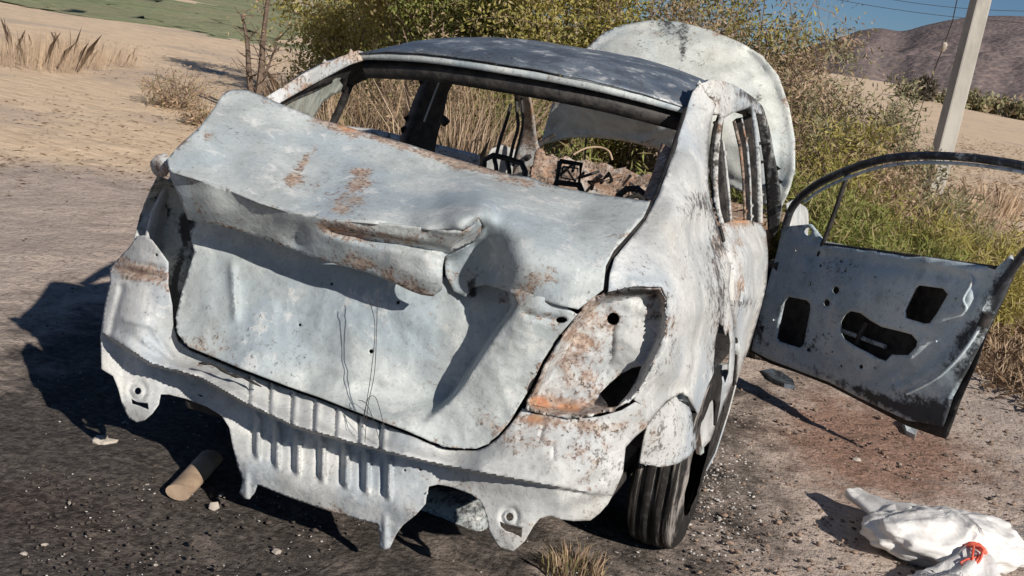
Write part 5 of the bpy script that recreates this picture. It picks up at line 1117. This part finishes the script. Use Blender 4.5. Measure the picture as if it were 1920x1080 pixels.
# ---------------------------------------------------------------- pole, wires, far trees
def pole():
    t = NT('weathered_concrete'); co = t.coord(); n = t.noise(3, 6, .65, t.scale(co, (1, 1, .35))); n2 = t.noise(40, 4, .6, co)
    m = t.done(t.mix(t.map(n, .36, .66), (.42, .405, .375), (.31, .30, .275)), .95, t.bump(n2, .006, .6), 0, .2)
    x, y = at_dist(1768, 285, 16.5); z0 = gz(x, y)-.3; e = empty('utility_pole', (x, y, z0)); tag(e, 'pale concrete utility pole rising behind the open door', 'pole')
    # picture column of the axis: (1768,280) at the foot, (1838,0) above
    a = U(1768, 280, 'y', y); b = U(1839, 0, 'y', y); ax = (b-a); ax /= np.linalg.norm(ax)
    base = a-ax*((a[2]-z0)/ax[2]); vs, fs = [], []; N = 4
    for i, s in enumerate((0, 3, 6, 9.0)):
        r = .172-.006*s; c = base+ax*s/ax[2]-np.array([x, y, z0])
        for k_ in range(N): an = 2*math.pi*(k_+.5)/N+.44; vs.append((c[0]+r*math.cos(an), c[1]+r*math.sin(an), c[2]))
    for i in range(3):
        for k_ in range(N): fs.append((i*N+k_, i*N+(k_+1) % N, (i+1)*N+(k_+1) % N, (i+1)*N+k_))
    fs.append(tuple(3*N+k_ for k_ in range(N))); o = mesh_obj('shaft', vs, fs, m, e, False); bevel(o, .025, 2)
    return base, ax
pb, pax = pole()
g = empty('guy_wire'); tag(g, 'thin guy wire with a pale insulator left of the pole', 'wire')
P = [U(1803, -40, 'y', 17), U(1786, 40, 'y', 17.3), U(1770, 85, 'y', 17.6), U(1745, 150, 'y', 18), U(1735, 178, 'y', 18.2)]
gx = P[-1]; P.append(np.array([gx[0]-.1, gx[1]+.2, gz(gx[0], gx[1])]))
tube('wire', P, .009, MAT['char'], g, 5); tube('insulator', [U(1772, 79, 'y', 17.55), U(1771, 83, 'y', 17.55), U(1768, 92, 'y', 17.6), U(1766, 96, 'y', 17.6)], .05, MAT['stone'], g, 8, radii=[.03, .055, .045, .025])
for i, (a, b, lab) in enumerate((((1430, -30), (1990, 48), 'lower of the faint overhead wires crossing the sky'), ((1560, -22), (2000, 22), 'upper of the faint overhead wires crossing the sky'))):
    A, B = U(*a, 'y', 42), U(*b, 'y', 42); pts = [A+(B-A)*t_-np.array([0, 0, .25*math.sin(math.pi*t_)]) for t_ in np.linspace(0, 1, 14)]
    tag(tube('overhead_wire', pts, .010, MAT['char'], None, 5), lab, 'wire', 'overhead wires')
FT = 'scrub and trees at the foot of the hill'
for px, py, d, h, rad, lab in ((1738, 140, 120, 5.0, 3.2, 'dark round tree standing alone before the hill, left of the pole'), (1712, 143, 118, 2.6, 2.2, 'dark low bush beside the lone round tree'), (1830, 165, 110, 3.4, 4.0, 'grey scrub right of the pole at the hill foot'), (1880, 175, 112, 2.6, 3.4, 'paler scrub further right of the pole'), (1925, 182, 105, 3.0, 3.4, 'scrub at the right picture edge below the hill'), (1785, 158, 125, 2.4, 3.0, 'low scrub just behind the pole')):
    x, y = place(px, py, d); shrub('far_tree', lab, 'tree', x, y, h*.5, rad*.5, 12, MAT['leaf_dark'] if px < 1750 else MAT['leaf_grey'], 1500, .5, .3, 500+px, FT, clump=.32, low=.05, stem_r=.08)
